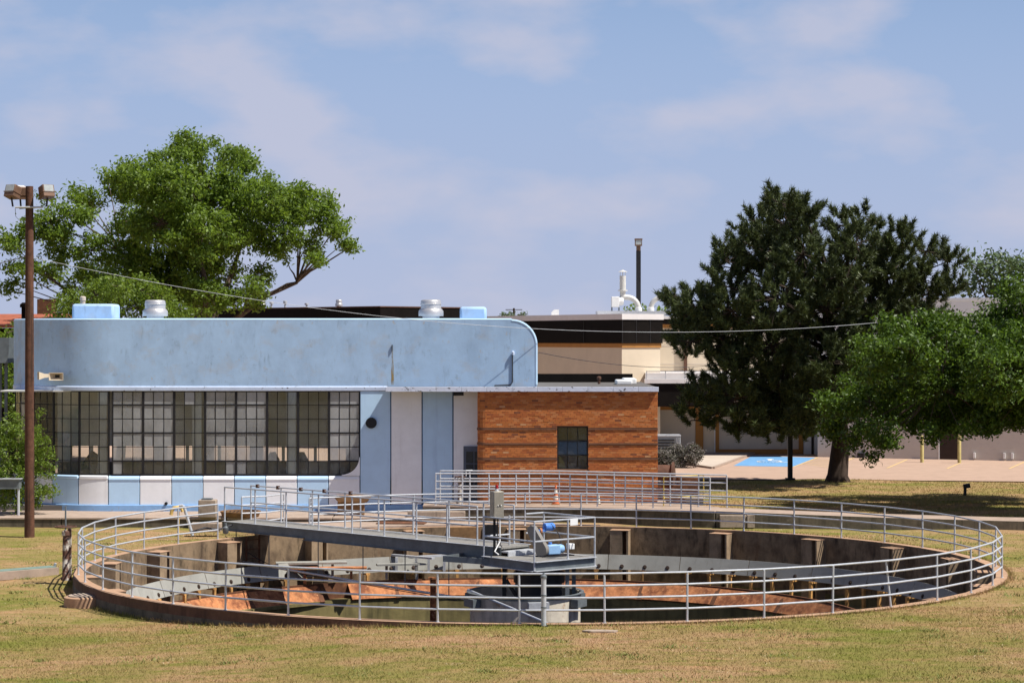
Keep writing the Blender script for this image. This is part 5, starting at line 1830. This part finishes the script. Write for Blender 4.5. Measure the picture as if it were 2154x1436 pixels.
def bay_poly(o, LL, RL):
    k = KC - (LD + RD) * 0 
    c = k + (Vector((0, -1)) * o)
    return [tuple(c), tuple(c + RD * RL), tuple(c + RD * RL + LD * LL), tuple(c + LD * LL)]


part('wall', MB().prism(bay_poly(0, 22, 2.35), 0, zTr), M['cream'], office, smooth=False)
part('trim', MB().prism(bay_poly(.05, 22, 2.42), zTr, zFb), M['ochre'], office, smooth=False)
part('fascia', MB().prism(bay_poly(.12, 22, 2.5), zFb + .001, zFt), M['fascia'], office, smooth=False)
part('gravel_stop', MB().prism(bay_poly(.18, 22, 2.56), zFt + .001, zT), M['white_fascia'], office, smooth=False)
for k in range(3, 9, 5):
    c = KC + Vector((0, -.13)) + LD * (k * 1.25)
    part('fascia_seam', MB().obox((c.x - .01, c.y - .01, (zFb + zFt) / 2), .03, .03, zFt - zFb - .01, math.atan2(LD.y, LD.x)), M['black_steel'], office)
for k in (0, 1, 2):
    c = KC + Vector((0, -.115)) + RD * (0.02 + k * .85)
    part('fascia_seam', MB().obox((c.x, c.y - .01, (zFb + zFt) / 2), .03, .03, zFt - zFb - .01, math.atan2(RD.y, RD.x)), M['black_steel'], office)
# set back wing to the right, its lower canopy and entry wall
y2 = 117.5
z2 = lambda v: CAMZ - (v - VH) * y2 / FPX
x2a, x2b = at(1385, 0, y2).x, at(1760, 0, y2).x
part('wall', MB().box(x2a - 3, x2b, y2, y2 + 9, 0, z2(690)), M['cream'], office, smooth=False)
part('trim', MB().box(x2a - 3, x2b + .02, y2 - .06, y2 + 9.05, z2(690) + .002, z2(682)), M['ochre'], office, smooth=False)
part('fascia', MB().box(x2a - 3, x2b + .1, y2 - .2, y2 + 9.1, z2(682) + .002, z2(671)), M['fascia'], office, smooth=False)
part('gravel_stop', MB().box(x2a - 3, x2b + .14, y2 - .24, y2 + 9.1, z2(671) + .002, z2(665)), M['white_fascia'], office, smooth=False)
for v_ in (727, 765):
    part('reveal', MB().box(x2a, x2b - .1, y2 - .012, y2 - .001, z2(v_) - .02, z2(v_) + .02), M['taupe'], office, smooth=False)
part('downpipe', MB().box(at(1438, 0, y2).x, at(1445, 0, y2).x, y2 - .2, y2 - .03, z2(790), z2(700)), M['brown_iron'], office)
y3 = 112.0
z3 = lambda v: CAMZ - (v - VH) * y3 / FPX
x3a, x3b = at(1356, 0, y3).x, at(1716, 0, y3).x
part('canopy_parapet', MB().box(x3a, x3b, y3, y3 + 5.4, z3(806), z3(797)).box(x3a + .05, x3b - .05, y3 + .2, y3 + 5.4, z3(797), z3(784)), M['white_fascia'], office, smooth=False)
part('canopy_fascia', MB().box(x3a + .35, x3b - .1, y3 + .1, y3 + 5.4, z3(855), z3(806) - .002), M['fascia'], office, smooth=False)
rl = MB()
for x_ in np.linspace(x3a + .1, at(1520, 0, y3).x, 5):
    rl.box(x_ - .02, x_ + .02, y3 + .05, y3 + .09, z3(797), z3(780))
rl.box(x3a + .1, at(1520, 0, y3).x, y3 + .05, y3 + .09, z3(782), z3(780))
part('parapet_rail', rl, M['galv'], office, smooth=False)
y4 = 115.5
z4 = lambda v: CAMZ - (v - VH) * y4 / FPX
x4 = lambda u: at(u, 0, y4).x
part('entry_wall', MB().box(x4(1370), x4(1476), y4, y4 + .2, 0, z4(862)), M['taupe'], office, smooth=False)
part('entry_wall', MB().box(x4(1476), x4(1716), y4 + .25, y4 + .45, 0, z4(855)), M['taupe'], office, smooth=False)
part('trim', MB().box(x4(1370), x4(1480), y4 - .06, y4 + .1, z4(862) + .002, z4(853)), M['ochre'], office, smooth=False)
part('trim_post', MB().box(x4(1463), x4(1479), y4 - .05, y4 + .24, 0, z4(862)), M['ochre'], office, smooth=False)
part('door', MB().box(x4(1480), x4(1503), y4 + .14, y4 + .24, 0, z4(862)), M['cream'], office, smooth=False)
part('door_frame', MB().box(x4(1503), x4(1505), y4 + .10, y4 + .24, 0, z4(862)), M['white'], office, smooth=False)
part('trim_post', MB().box(x4(1505.2), x4(1513), y4 + .12, y4 + .24, 0, z4(862)), M['ochre'], office, smooth=False)
part('trim_post', MB().box(x4(1681), x4(1690), y4 + .12, y4 + .24, 0, z4(862)), M['ochre'], office, smooth=False)
part('trim', MB().box(x4(1513), x4(1681), y4 + .13, y4 + .24, 0, .26), M['ochre'], office, smooth=False)
part('trim_post', MB().box(x4(1691), x4(1706), y4 - .1, y4 + .24, 0, z4(862)), M['white_fascia'], office, smooth=False)
part('opening', MB().box(x4(1706), x4(1712), y4 - .0, y4 + .24, 0, z4(862)), M['door_brown'], office, smooth=False)
part('trim_post', MB().box(x4(1712), x4(1719), y4 - .5, y4 + .24, 0, z4(862)), M['white_fascia'], office, smooth=False)
# rooftop plant
def elbow(base, d, r, hh, lab_parent):
    base = Vector(base)
    pts = [base, base + ups * hh]
    R_ = .62
    c = base + ups * hh + Vector(d) * R_
    for a in range(15, 91, 15):
        pts.append(c - Vector(d) * R_ * math.cos(R(a)) + ups * R_ * math.sin(R(a)))
    pts.append(pts[-1] + Vector(d) * .35)
    part('duct_elbow', MB().tube(pts, r, 14), M['duct'], lab_parent)
    part('collar', MB().lathe(base, [(r * 1.3, 0), (r * 1.3, .18), (r, .2)], 14), M['white'], lab_parent)
yb = 118.0
zr2 = z2(665)
zroof = at(1300, 654, yb).z
part('roof_kerb', MB().box(at(1256, 0, yb).x, at(1400, 0, yb).x, yb - .5, yb + 2, zroof - .4, zroof), M['galv'], office, smooth=False)
t = thing('exhaust_fan', 'pale rooftop fan box with tall capped stack and duct elbow', 'exhaust fan', (at(1310, 0, yb).x, yb, zroof))
xs0 = at(1310, 0, yb).x
part('fan_box', MB().box(at(1286, 0, yb).x, at(1302, 0, yb).x, yb - .3, yb + .3, at(0, 646, yb).z, at(0, 624, yb).z), M['white'], t, bevel=.02)
part('fan_scroll', MB().lathe((at(1300, 0, yb).x, yb, at(0, 633, yb).z), [(.25, 0), (.25, .2), (.2, .3)], 18, axis=(1, 0, 0)), M['white'], t)
for dx in (1287, 1302):
    part('leg', MB().box(at(dx, 0, yb).x - .03, at(dx, 0, yb).x + .03, yb - .2, yb + .2, zroof, at(0, 646, yb).z), M['galv_dark'], t)
zs0, zs1 = at(0, 624, yb).z, at(0, 580, yb).z
part('stack', MB().lathe((xs0, yb, zs0), [(.155, 0), (.155, .30), (.26, .31), (.26, .37), (.17, .38), (.17, zs1 - zs0), (.16, zs1 - zs0)], 20), M['duct'], t)
for a in range(0, 360, 90):
    part('cap_strut', MB().box(xs0 + .14 * math.cos(R(a)) - .012, xs0 + .14 * math.cos(R(a)) + .012, yb + .14 * math.sin(R(a)) - .012, yb + .14 * math.sin(R(a)) + .012, zs1, zs1 + .22), M['duct'], t)
part('rain_cap', MB().lathe((xs0, yb, zs1 + .21), [(.26, 0), (.03, .11), (0, .12)], 20), M['duct'], t)
elbow((at(1343, 0, yb).x, yb, zroof), (-1, 0, 0), .15, .12, t)
t = thing('duct_bend', 'pale duct elbow rising from the roof beside the pine', 'duct', (at(1369, 0, yb).x, yb, zroof))
elbow((at(1369, 0, yb).x, yb, zroof), (1, 0, 0), .14, .12, t)
solo('roof_vent', 'small white hooded vent on the white roof edge', 'roof vent', MB().prism_y([(at(1160, 0, 122).x, 7.2), (at(1176, 0, 122).x, 7.2), (at(1176, 0, 122).x, at(0, 651, 122).z), (at(1165, 0, 122).x, at(0, 651, 122).z), (at(1160, 0, 122).x, at(0, 657, 122).z)], 122, 122.5), M['white'])
# dark roofed hall behind the blue building
hall = thing('dark_roof_hall', 'flat hall with long black fascia behind the blue building', 'building', (-7, 125, 0))
HC = Vector(at(800, 0, 120).xy)
hL, hR = Vector((-.72, .69)).normalized(), Vector((.69, .72)).normalized()
hz1, hz0 = CAMZ + (712 - 643.5) * 120 / FPX, CAMZ + (712 - 690) * 120 / FPX
def hpoly(o): 
    c = HC + Vector((0, -o))
    return [tuple(c), tuple(c + hR * 6.6), tuple(c + hR * 6.6 + hL * 19), tuple(c + hL * 19)]
part('wall', MB().prism(hpoly(-.4), 0, hz0), M['taupe'], hall, smooth=False)
part('fascia', MB().prism(hpoly(0), hz0 + .001, hz1 - .07), M['fascia'], hall, smooth=False)
part('roof_edge', MB().prism(hpoly(.06), hz1 - .069, hz1), M['brown_iron'], hall, smooth=False)
for u, v_, s_, lab in [(551, 631, .55, 'squat grey vent on the dark hall roof nearest the tree'), (713, 630, .5, 'squat grey vent on the dark hall roof near its corner')]:
    ventilator(u, v_, 127, s_, lab, zb=hz1, group='squat vents on the dark hall roof')
for u, v_, lab in [(571, 634, 'thin vent pipe just right of the left hall vent'), (600, 632, 'thin vent pipe with pale cap between the hall vents'), (645, 637, 'short dark vent pipe left of the right hall vent')]:
    p = at(u, v_, 127)
    solo('vent_pipe', lab, 'pipe', MB().lathe((p.x, 127, hz1), [(.06, 0), (.06, (p.z - hz1) * .6), (.12, (p.z - hz1) * .6), (.12, (p.z - hz1) * .95), (.05, p.z - hz1)], 10), M['galv'], 'thin vent pipes on the dark hall roof')
# long block building to the right
blk = thing('block_building', 'long grey-beige block wall building beyond the parking lot', 'building', (22, 112, 0))
BHt = 4.6
rw = MB()
rot_wall(rw, WA, WD, 22, 8, 0, BHt)
part('wall', rw, M['block'], blk, smooth=False)
c = WA + WD * 11 + Vector((WD.y, -WD.x)) * 0 
up_ = MB()
rot_wall(up_, WA + Vector((0, 3.5)), WD, 24, 7, BHt - .02, 8.1)
part('upper_wall', up_, M['white_fascia'], blk, smooth=False)
cs = MB()
rot_wall(cs, WA + Vector((0, 3.46)), WD, 24, .1, 8.1, 8.25)
part('coping', cs, M['white'], blk, smooth=False)


def on_wall(u, z=0.0):
    # point on the wall foot line seen at pixel column u
    k = (u - UC) / FPX
    # WA.x + s*WD.x = k*(WA.y + s*WD.y)
    s = (k * WA.y - WA.x) / (WD.x - k * WD.y)
    q = WA + WD * s
    return Vector((q.x, q.y, z))


wa_ang = math.atan2(WD.y, WD.x)
dcen = on_wall(1996)
part('door', MB().obox((dcen.x + WN.x * .02, dcen.y + WN.y * .02, 1.08), .98, .06, 2.1, wa_ang), M['door_brown'], blk)
dl = on_wall(1975.5)
part('door_frame', MB().obox((dl.x + WN.x * .03, dl.y + WN.y * .03, 1.1), .06, .10, 2.2, wa_ang), M['white'], blk)
for k, v_ in enumerate((0.62, 1.24, 1.86, 2.48)):
    cw = WA + WD * 11 + WN * .001
    part('block_joint', MB().obox((cw.x, cw.y, v_), 22, .006, .015, wa_ang), M['taupe'], blk)
for u, lab in ((2113, ''), (2130, ''), (2050, '')):
    q = on_wall(u)
    part('wall_pipe', MB().obox((q.x + WN.x * .08, q.y + WN.y * .08, .25), .10, .14, .28, wa_ang), M['white'], blk)
q = on_wall(1812)
part('wall_vent', MB().obox((q.x + WN.x * .12, q.y + WN.y * .12, .15), .34, .24, .22, wa_ang), M['black'], blk)
# bollards
for u, v_, h, lab in [(1939.5, 972, 1.25, 'yellow bollard left of the brown door'), (2018, 973, 1.3, 'yellow bollard just right of the brown door')]:
    p = atz(u, v_, .012)
    t = thing('bollard', lab, 'bollard', p, 'yellow bollards by the block wall')
    part('post_body', MB().lathe(p, [(.09, 0), (.09, h), (.06, h + .06), (0, h + .08)], 14), M['bollard'], t)
# lamp posts
def lamp_post(u, v_base, zbase, y_, vtop, lab, w_):
    x_ = (u - UC) * y_ / FPX
    zt_ = CAMZ - (vtop - VH) * y_ / FPX
    t = thing('lamp_post', lab, 'lamp post', (x_, y_, zbase))
    part('shaft', MB().box(x_ - w_, x_ + w_, y_ - w_, y_ + w_, zbase, zt_ - .7), M['black'], t)
    part('neck', MB().box(x_ - .12, x_ + .12, y_ - .12, y_ + .12, zt_ - .7, zt_ - .42), M['lamp_bronze'], t)
    part('lamp_case', MB().box(x_ - .2, x_ + .2, y_ - .2, y_ + .2, zt_ - .42, zt_ - .36).box(x_ - .22, x_ + .22, y_ - .22, y_ + .22, zt_ - .08, zt_)
         .box(x_ - .2, x_ - .17, y_ - .2, y_ - .17, zt_ - .36, zt_ - .08).box(x_ + .17, x_ + .2, y_ - .2, y_ - .17, zt_ - .36, zt_ - .08)
         .box(x_ - .2, x_ + .2, y_ + .17, y_ + .2, zt_ - .36, zt_ - .08), M['lamp_bronze'], t)
    part('lens', MB().box(x_ - .168, x_ + .168, y_ - .19, y_ - .175, zt_ - .355, zt_ - .085), M['lens'], t)
    part('base', MB().box(x_ - w_ * 2, x_ + w_ * 2, y_ - w_ * 2, y_ + w_ * 2, zbase, zbase + .08), M['black'], t)
lamp_post(1343, 0, 0, 126, 502, 'tall dark lamp post rising behind the cream office roof', .13)
lamp_post(1662, 1006, 0.02, 94.3, 620, 'dark lamp post beneath the pine crown beside its trunk', .10)
# far power pole
p = at(1081, 636, 260)
t = thing('power_pole', 'tiny distant power pole with crossarm above the white roof', 'pole', (p.x, 260, 0))
part('shaft', MB().tube([(p.x, 260, 0), (p.x, 260, CAMZ + 64 * 260 / FPX)], .14, 6), M['bark_dark'], t)
part('crossarm', MB().box(p.x - 1.0, p.x + 1.0, 259.9, 260.1, CAMZ + 60 * 260 / FPX, CAMZ + 61.5 * 260 / FPX), M['bark_dark'], t)
# condenser unit
p = atz(1410, 968, 0)
p = Vector(((1410 - UC) * 106.5 / FPX, 106.5, 0))
t = thing('condenser_unit', 'grey air conditioning condenser behind the lavender bushes', 'air conditioner', p)
part('case', MB().box(p.x - .65, p.x + .5, 106.5, 107.5, 0.1, 1.35), M['ac'], t, bevel=.02)
part('top', MB().box(p.x - .67, p.x + .52, 106.47, 107.52, 1.35, 1.42), M['galv'], t)
for k in range(7):
    part('louvre', MB().box(p.x - .6, p.x + .2, 106.46, 106.49, .3 + k * .14, .37 + k * .14), M['black_steel'], t)
for k in range(5):
    part('corner_rib', MB().box(p.x + .28 + k * .045, p.x + .30 + k * .045, 106.46, 106.49, .2, 1.3), M['galv'], t)


# ------------------------------------------------------------------ vegetation
def unit(n):
    v = npr.normal(size=(n, 3))
    return v / np.linalg.norm(v, axis=1, keepdims=True)


def leaf_quads(cent, normals, size, aspect=0.45):
    n = len(cent)
    t = unit(n)
    t = t - normals * np.sum(t * normals, 1, keepdims=True)
    t /= np.linalg.norm(t, axis=1, keepdims=True) + 1e-9
    b = np.cross(normals, t)
    s = (size * npr.uniform(0.6, 1.35, n))[:, None]
    v = np.empty((n * 4, 3))
    v[0::4] = cent - t * s * .5
    v[1::4] = cent + b * s * aspect * .5 + normals * s * .06
    v[2::4] = cent + t * s * .5
    v[3::4] = cent - b * s * aspect * .5 + normals * s * .06
    return v


def tree(name, label, cat, base, lobes, trunk_h, trunk_r, leaf, bark, clumps, per, clump_r, leaf_size,
         group=None, needle=False, limbs=(), flat=0.8, twig_r=0.025, limb_r=None):
    base = Vector(base)
    t = thing(name, label, cat, base, group)
    top = base + ups * trunk_h
    wood = MB()
    wood_tr = MB()
    b0 = base - ups * .15
    pts = [b0, base + ups * .25, base + ups * trunk_h * .5 + Vector((.04, 0, 0)) * trunk_h, top]
    wood_tr.tube(pts, [trunk_r * 1.55, trunk_r * 1.1, trunk_r * .92, trunk_r * .8], 14)
    part('trunk', wood_tr, bark, t, sharp=80)
    C_, N_ = [], []
    cents = np.array([l[0] for l in lobes])
    mid = cents.mean(0)
    zc = cents[:, 2]
    zhi = zc.max()
    hubs = []
    if not needle and len(lobes) > 9:
        idx = [int(np.argmin(np.abs(cents - mid).sum(1)))]
        while len(idx) < 8:
            dm = np.min([np.linalg.norm(cents - cents[j], axis=1) for j in idx], axis=0)
            idx.append(int(np.argmax(dm)))
        for j in idx:
            hp = top.lerp(Vector(cents[j]), .62) + Vector((rnd.uniform(-.3, .3), rnd.uniform(.2, 1.2), rnd.uniform(-.6, .1)))
            hubs.append(hp)
            L = (hp - top).length
            a1 = top.lerp(hp, .35) + Vector((rnd.uniform(-.4, .4), rnd.uniform(-.3, .3), rnd.uniform(-.2, .3))) * L * .12
            a2 = top.lerp(hp, .7) + Vector((rnd.uniform(-.4, .4), rnd.uniform(-.3, .3), rnd.uniform(-.3, .2))) * L * .12
            r0 = (limb_r or trunk_r * .42)
            wood.tube([top - ups * .1, a1, a2, hp], [r0, r0 * .8, r0 * .6, r0 * .42], 9)
    for li, (c, r) in enumerate(lobes):
        c = Vector(c)
        if needle:
            zz = base.z + max(trunk_h, min((c.z - base.z) * .80, (zhi - base.z) * .93))
            st_ = Vector((base.x + (mid[0] - base.x) * .3 * (zz - base.z) / (zhi - base.z), base.y, zz))
        else:
            st_ = min(hubs, key=lambda h: (h - c).length) if hubs else top
        m1 = st_.lerp(c, .5) + Vector((rnd.uniform(-.3, .3), rnd.uniform(-.3, .3), rnd.uniform(-.2, .5))) * (r * .8)
        L = (c - st_).length
        r0 = (limb_r or trunk_r * .42) * (.26 if hubs else min(1, .35 + L / 14))
        wood.tube([st_, st_.lerp(m1, .5) + Vector((0, 0, .1)), m1, m1.lerp(c, .6), c], [r0, r0 * .8, r0 * .55, r0 * .35, r0 * .16], 7)
        nc = max(3, int(clumps * r * r))
        d = unit(nc)
        rad = r * npr.uniform(.25, 1.0, nc) ** .55 * np.where(npr.random(nc) < .16, npr.uniform(1.0, 1.45, nc), 1.0)
        cc = np.array(c) + d * rad[:, None] * np.array([1, 1, flat])
        for k in range(0, nc, 3):
            q = Vector(cc[k])
            wood.tube([c, c.lerp(q, .5) + Vector((rnd.uniform(-.1, .1), rnd.uniform(-.1, .1), .05)), q], [twig_r, twig_r * .7, twig_r * .3], 4)
        C_.append(cc)
        N_.append(d)
    if needle:
        # shaded wood column: leader
        wood.tube([top, Vector((base.x + (mid[0] - base.x) * .3, base.y, base.z + (zhi - base.z) * .85))], [trunk_r * .8, .05], 8)
    part('limbs', wood, bark, t, sharp=80)
    cc, dd = np.concatenate(C_), np.concatenate(N_)
    nc = len(cc)
    if needle:
        rep = np.repeat(np.arange(nc), per)
        n = len(rep)
        ax = dd * np.array([.8, .8, .35]) + np.array([0, 0, .75])
        ax /= np.linalg.norm(ax, axis=1, keepdims=True)
        along = npr.uniform(-.5, .9, n)[:, None] * clump_r * ax[rep]
        p = cc[rep] + along + npr.normal(0, clump_r * .10, (n, 3))
        dirs = ax[rep] * npr.uniform(.35, 1.0, n)[:, None] + unit(n) * .75
        dirs /= np.linalg.norm(dirs, axis=1, keepdims=True)
        ln = (leaf_size * npr.uniform(.6, 1.25, n))[:, None]
        sd = np.cross(dirs, unit(n))
        sd /= np.linalg.norm(sd, axis=1, keepdims=True) + 1e-9
        v = np.empty((n * 3, 3))
        v[0::3], v[1::3], v[2::3] = p - sd * .02, p + sd * .02, p + dirs * ln
        f = np.arange(n * 3).reshape(-1, 3)
        me = fast_mesh('crown', v - np.array(base), f, leaf, 3)
    else:
        rep = np.repeat(np.arange(nc), per)
        n = len(rep)
        p = cc[rep] + npr.normal(0, clump_r, (n, 3)) * np.array([1, 1, .7])
        nr = unit(n) + .45 * dd[rep] + np.array([0, 0, .55])
        nr /= np.linalg.norm(nr, axis=1, keepdims=True)
        v = leaf_quads(p, nr, leaf_size)
        f = np.arange(n * 4).reshape(-1, 4)
        me = fast_mesh('crown', v - np.array(base), f, leaf, 4)
    o = bpy.data.objects.new('crown', me)
    C.objects.link(o)
    o.parent = t
    return t


def lobes_px(lst, Y, depth, back=0.0, dup=44):
    out = []
    us = [l[0] for l in lst]
    uc = (min(us) + max(us)) / 2
    hw = (max(us) - min(us)) / 2 + 1
    for (u, v, r) in lst:
        e = math.sqrt(max(.05, 1 - ((u - uc) / hw) ** 2))
        yy = Y + rnd.uniform(-1, 1) * depth * e + back
        out.append((at(u, v, yy), r * yy / FPX))
        if r > dup and depth > 2:
            y2 = Y + back - (yy - Y - back) * .9
            out.append((at(u + rnd.uniform(-15, 15), v + rnd.uniform(-15, 15), y2), r * .9 * y2 / FPX))
    return out


# big broad tree behind the blue building
L1 = [(575, 520, 30), (548, 575, 30), (528, 632, 26), (600, 540, 16), (395, 288, 17), (375, 308, 14), (415, 300, 15), (325, 320, 15), (505, 316, 15), (530, 342, 11), (455, 306, 12), (240, 380, 20), (226, 372, 13), (560, 384, 22), (640, 400, 20), (690, 422, 20), (716, 470, 20), (738, 520, 7), (668, 548, 9), (655, 533, 11), (8, 500, 11), (20, 560, 13), (12, 608, 11), (92, 415, 18), (160, 408, 20), (395, 305, 34), (350, 328, 24), (380, 330, 30), (425, 320, 26), (490, 325, 34), (520, 350, 25), (470, 345, 28), (290, 385, 62), (360, 400, 70), (430, 395, 66), (490, 405, 55), (255, 385, 45),
      (560, 420, 55), (610, 440, 55), (655, 430, 36), (690, 450, 36), (700, 485, 34), (722, 512, 18), (650, 510, 34), (590, 490, 50), (340, 470, 74), (430, 490, 80), (510, 480, 64), (270, 465, 50),
      (150, 450, 48), (190, 425, 34), (110, 475, 44), (65, 475, 34), (35, 515, 26), (18, 520, 20), (135, 520, 46), (195, 525, 44), (290, 550, 66), (380, 570, 74), (470, 560, 50), (535, 600, 28), (55, 560, 30),
      (110, 580, 30), (38, 600, 22), (190, 590, 46), (330, 620, 56), (430, 620, 56), (500, 630, 30), (545, 625, 18), (668, 545, 12), (735, 520, 8), (230, 610, 50), (150, 620, 30)]
tree('broadleaf_tree', 'big spreading bright green tree behind the blue building', 'tree', at(430, 990, 106) * 1.0 - Vector((0, 0, at(430, 990, 106).z)), lobes_px([(u, v, r * .92) for u, v, r in L1], 106, 4.2, 0, 49), 6.2, .42, M['leaf'], M['bark'],
     26, 58, .22, .21, flat=.9, limb_r=.20)
# smaller light tree just behind the roof line
L2 = [(150, 640, 34), (200, 620, 36), (250, 605, 34), (300, 610, 34), (340, 630, 36), (380, 650, 24), (120, 665, 24), (230, 645, 50), (290, 650, 50), (180, 660, 40), (350, 665, 36), (400, 662, 14)]
b_ = at(250, 0, 94)
tree('young_tree', 'smaller light green tree showing above the left roof edge', 'tree', (b_.x, 94, 0), lobes_px(L2, 94, 2.0), 5.0, .2, M['leaf_light'], M['bark'], 44, 34, .22, .16, limb_r=.10)
# brush at far left behind the hopper
L3 = [(-20, 720, 40), (10, 760, 34), (25, 810, 24), (5, 830, 34), (30, 850, 22), (-20, 790, 50), (15, 700, 22)]
b_ = at(0, 0, 88)
tree('young_tree', 'dark bushy tree at the left edge behind the steel hopper', 'tree', (b_.x - .5, 88, 0), lobes_px(L3, 88, 1.2), 3.6, .14, M['leaf'], M['bark'], 34, 26, .22, .17, limb_r=.08)
# foreground shrub left of the pole
L4 = [(30, 885, 22), (15, 905, 30), (45, 920, 34), (75, 905, 14), (70, 935, 32), (95, 925, 12), (100, 950, 20), (20, 960, 44), (60, 975, 40), (90, 980, 24), (30, 1010, 44), (75, 1025, 34), (100, 1030, 22), (20, 1045, 34), (60, 1050, 30), (85, 870, 8), (110, 1000, 12), (-15, 930, 40), (-15, 1000, 46)]
b_ = at(35, 0, 73.8)
tree('shrub', 'bright green leafy shrub growing beside the wooden pole', 'shrub', (b_.x, 73.8, .1), lobes_px(L4, 73.9, .45), .5, .05, M['leaf_light'], M['bark'], 120, 22, .09, .10, limb_r=.025, twig_r=.008)
# pine
L5 = [(1690, 890, 32), (1735, 868, 42), (1775, 872, 30), (1655, 878, 40), (1412, 630, 22), (1440, 660, 34), (1420, 700, 22), (1450, 850, 30), (1470, 880, 24), (1560, 880, 36), (1620, 895, 28), (1640, 425, 40), (1590, 462, 34), (1690, 440, 36), (1655, 460, 50), (1555, 500, 24), (1540, 560, 40), (1520, 520, 26), (1610, 530, 60), (1690, 530, 60), (1775, 470, 36), (1830, 460, 34), (1800, 510, 46), (1890, 495, 34), (1870, 520, 44),
      (1950, 525, 34), (1995, 545, 30), (1870, 580, 60), (1780, 580, 60), (1950, 600, 50), (2005, 600, 28), (1420, 620, 26), (1455, 608, 20), (1470, 640, 40), (1500, 590, 22), (1540, 640, 60), (1640, 630, 70), (1740, 650, 70), (1850, 650, 60),
      (1940, 665, 46), (1430, 690, 26), (1460, 710, 40), (1530, 720, 56), (1620, 730, 70), (1720, 750, 70), (1800, 730, 60), (1530, 780, 46), (1640, 810, 66), (1475, 825, 38), (1560, 850, 52), (1640, 850, 52), (1730, 830, 60),
      (1590, 890, 26), (1500, 868, 30), (1720, 880, 26), (1790, 800, 40), (1900, 720, 40), (1555, 900, 20)]
pb = atz(1762, 1010, 0.06)
tree('pine_tree', 'broad dark pine with many upright tufts beside the parking lot', 'tree', (pb.x, pb.y, .05), lobes_px([(u, v + 4, r * 1.12) for u, v, r in L5], pb.y, 2.8, -2.6), 3.4, .40, M['needle'], M['bark_dark'], 32, 130, .33, .24,
     needle=True, flat=.9, limb_r=.13, twig_r=.03)
# green tree at the right
L6 = [(1735, 850, 28), (1745, 905, 26), (1800, 935, 22), (1870, 925, 26), (1880, 690, 44), (1940, 680, 34), (1990, 690, 40), (2050, 690, 44), (2100, 660, 40), (2150, 640, 50), (1850, 740, 50), (1920, 740, 60), (2000, 750, 66), (2080, 740, 66), (2160, 730, 70), (1870, 800, 56), (1950, 810, 66), (2040, 820, 70), (2130, 810, 70),
      (1790, 810, 34), (1830, 790, 30), (1770, 850, 36), (1820, 850, 46), (1900, 860, 56), (1980, 875, 52), (2070, 880, 46), (2140, 870, 50), (1800, 900, 34), (1850, 905, 32), (1760, 890, 24), (1950, 910, 26), (2090, 905, 18), (2220, 700, 80), (2230, 800, 80), (2210, 620, 50), (2300, 720, 80),
      (1845, 935, 18), (1835, 965, 10), (2020, 905, 20), (1960, 675, 24), (2135, 605, 30)]
b_ = at(2230, 0, 80)
tree('broadleaf_tree', 'dense glossy green tree overhanging the lawn from the right edge', 'tree', (b_.x, 80.5, 0), lobes_px(L6, 79, 5.5) + [(Vector((x_, y_, z_)), 1.5) for x_, y_, z_ in ((16.3, 73.0, 5.0), (18.0, 73.5, 5.6), (19.5, 72.5, 5.2), (21, 73.5, 5.8), (17.3, 75, 5.6), (22.5, 73, 5.5), (19, 77, 5.6), (24.5, 73, 6), (19.5, 75, 6), (21.5, 75.5, 5), (23, 79, 6.4), (22, 83, 6), (20, 84, 5.5), (24, 76, 6), (18.5, 76, 4.6), (17.5, 83.5, 5))], 3.6, .3, M['leaf_dark'], M['bark'], 50, 50, .17, .16, limb_r=.13, twig_r=.014)
# far hazy trees
L7 = [(2050, 560, 26), (2085, 545, 28), (2125, 550, 26), (2070, 590, 34), (2120, 590, 40), (2150, 570, 30), (2040, 610, 26), (2110, 630, 40), (2200, 580, 50)]
b_ = at(2110, 0, 150)
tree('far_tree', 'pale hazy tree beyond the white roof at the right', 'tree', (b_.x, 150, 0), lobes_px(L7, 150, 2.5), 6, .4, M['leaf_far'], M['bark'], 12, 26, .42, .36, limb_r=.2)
for (lst, Y, lab) in [([(1062, 664, 7), (1078, 662, 8), (1095, 663, 7), (1105, 665, 5)], 240, 'tiny distant treetops showing above the white roof edge'),
                      ([(1325, 652, 9), (1340, 648, 8), (1352, 652, 8), (1385, 654, 7), (1395, 656, 8)], 160, 'low dark treetops seen beneath the roof duct elbows')]:
    b_ = at(lst[1][0], 0, Y)
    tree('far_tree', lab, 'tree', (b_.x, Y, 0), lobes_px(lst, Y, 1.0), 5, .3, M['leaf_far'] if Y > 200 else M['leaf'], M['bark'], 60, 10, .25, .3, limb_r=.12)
# lavender bushes
L8 = [(1395, 955, 12), (1415, 950, 13), (1435, 948, 13), (1455, 946, 12), (1470, 950, 9), (1405, 966, 13), (1430, 964, 13), (1452, 960, 12), (1388, 972, 12), (1398, 978, 10), (1415, 977, 11), (1435, 974, 11), (1455, 970, 10), (1470, 962, 9), (1380, 962, 12), (1378, 978, 10), (1425, 940, 8), (1460, 938, 7)]
b_ = at(1425, 0, 104)
tree('lavender_bush', 'grey-green lavender bush beside the pavement and condenser', 'bush', (b_.x, 104, 0), lobes_px(L8, 103.4, .5), .1, .03, M['lavender'], M['bark'], 420, 36, .08, .08, limb_r=.012, twig_r=.006)
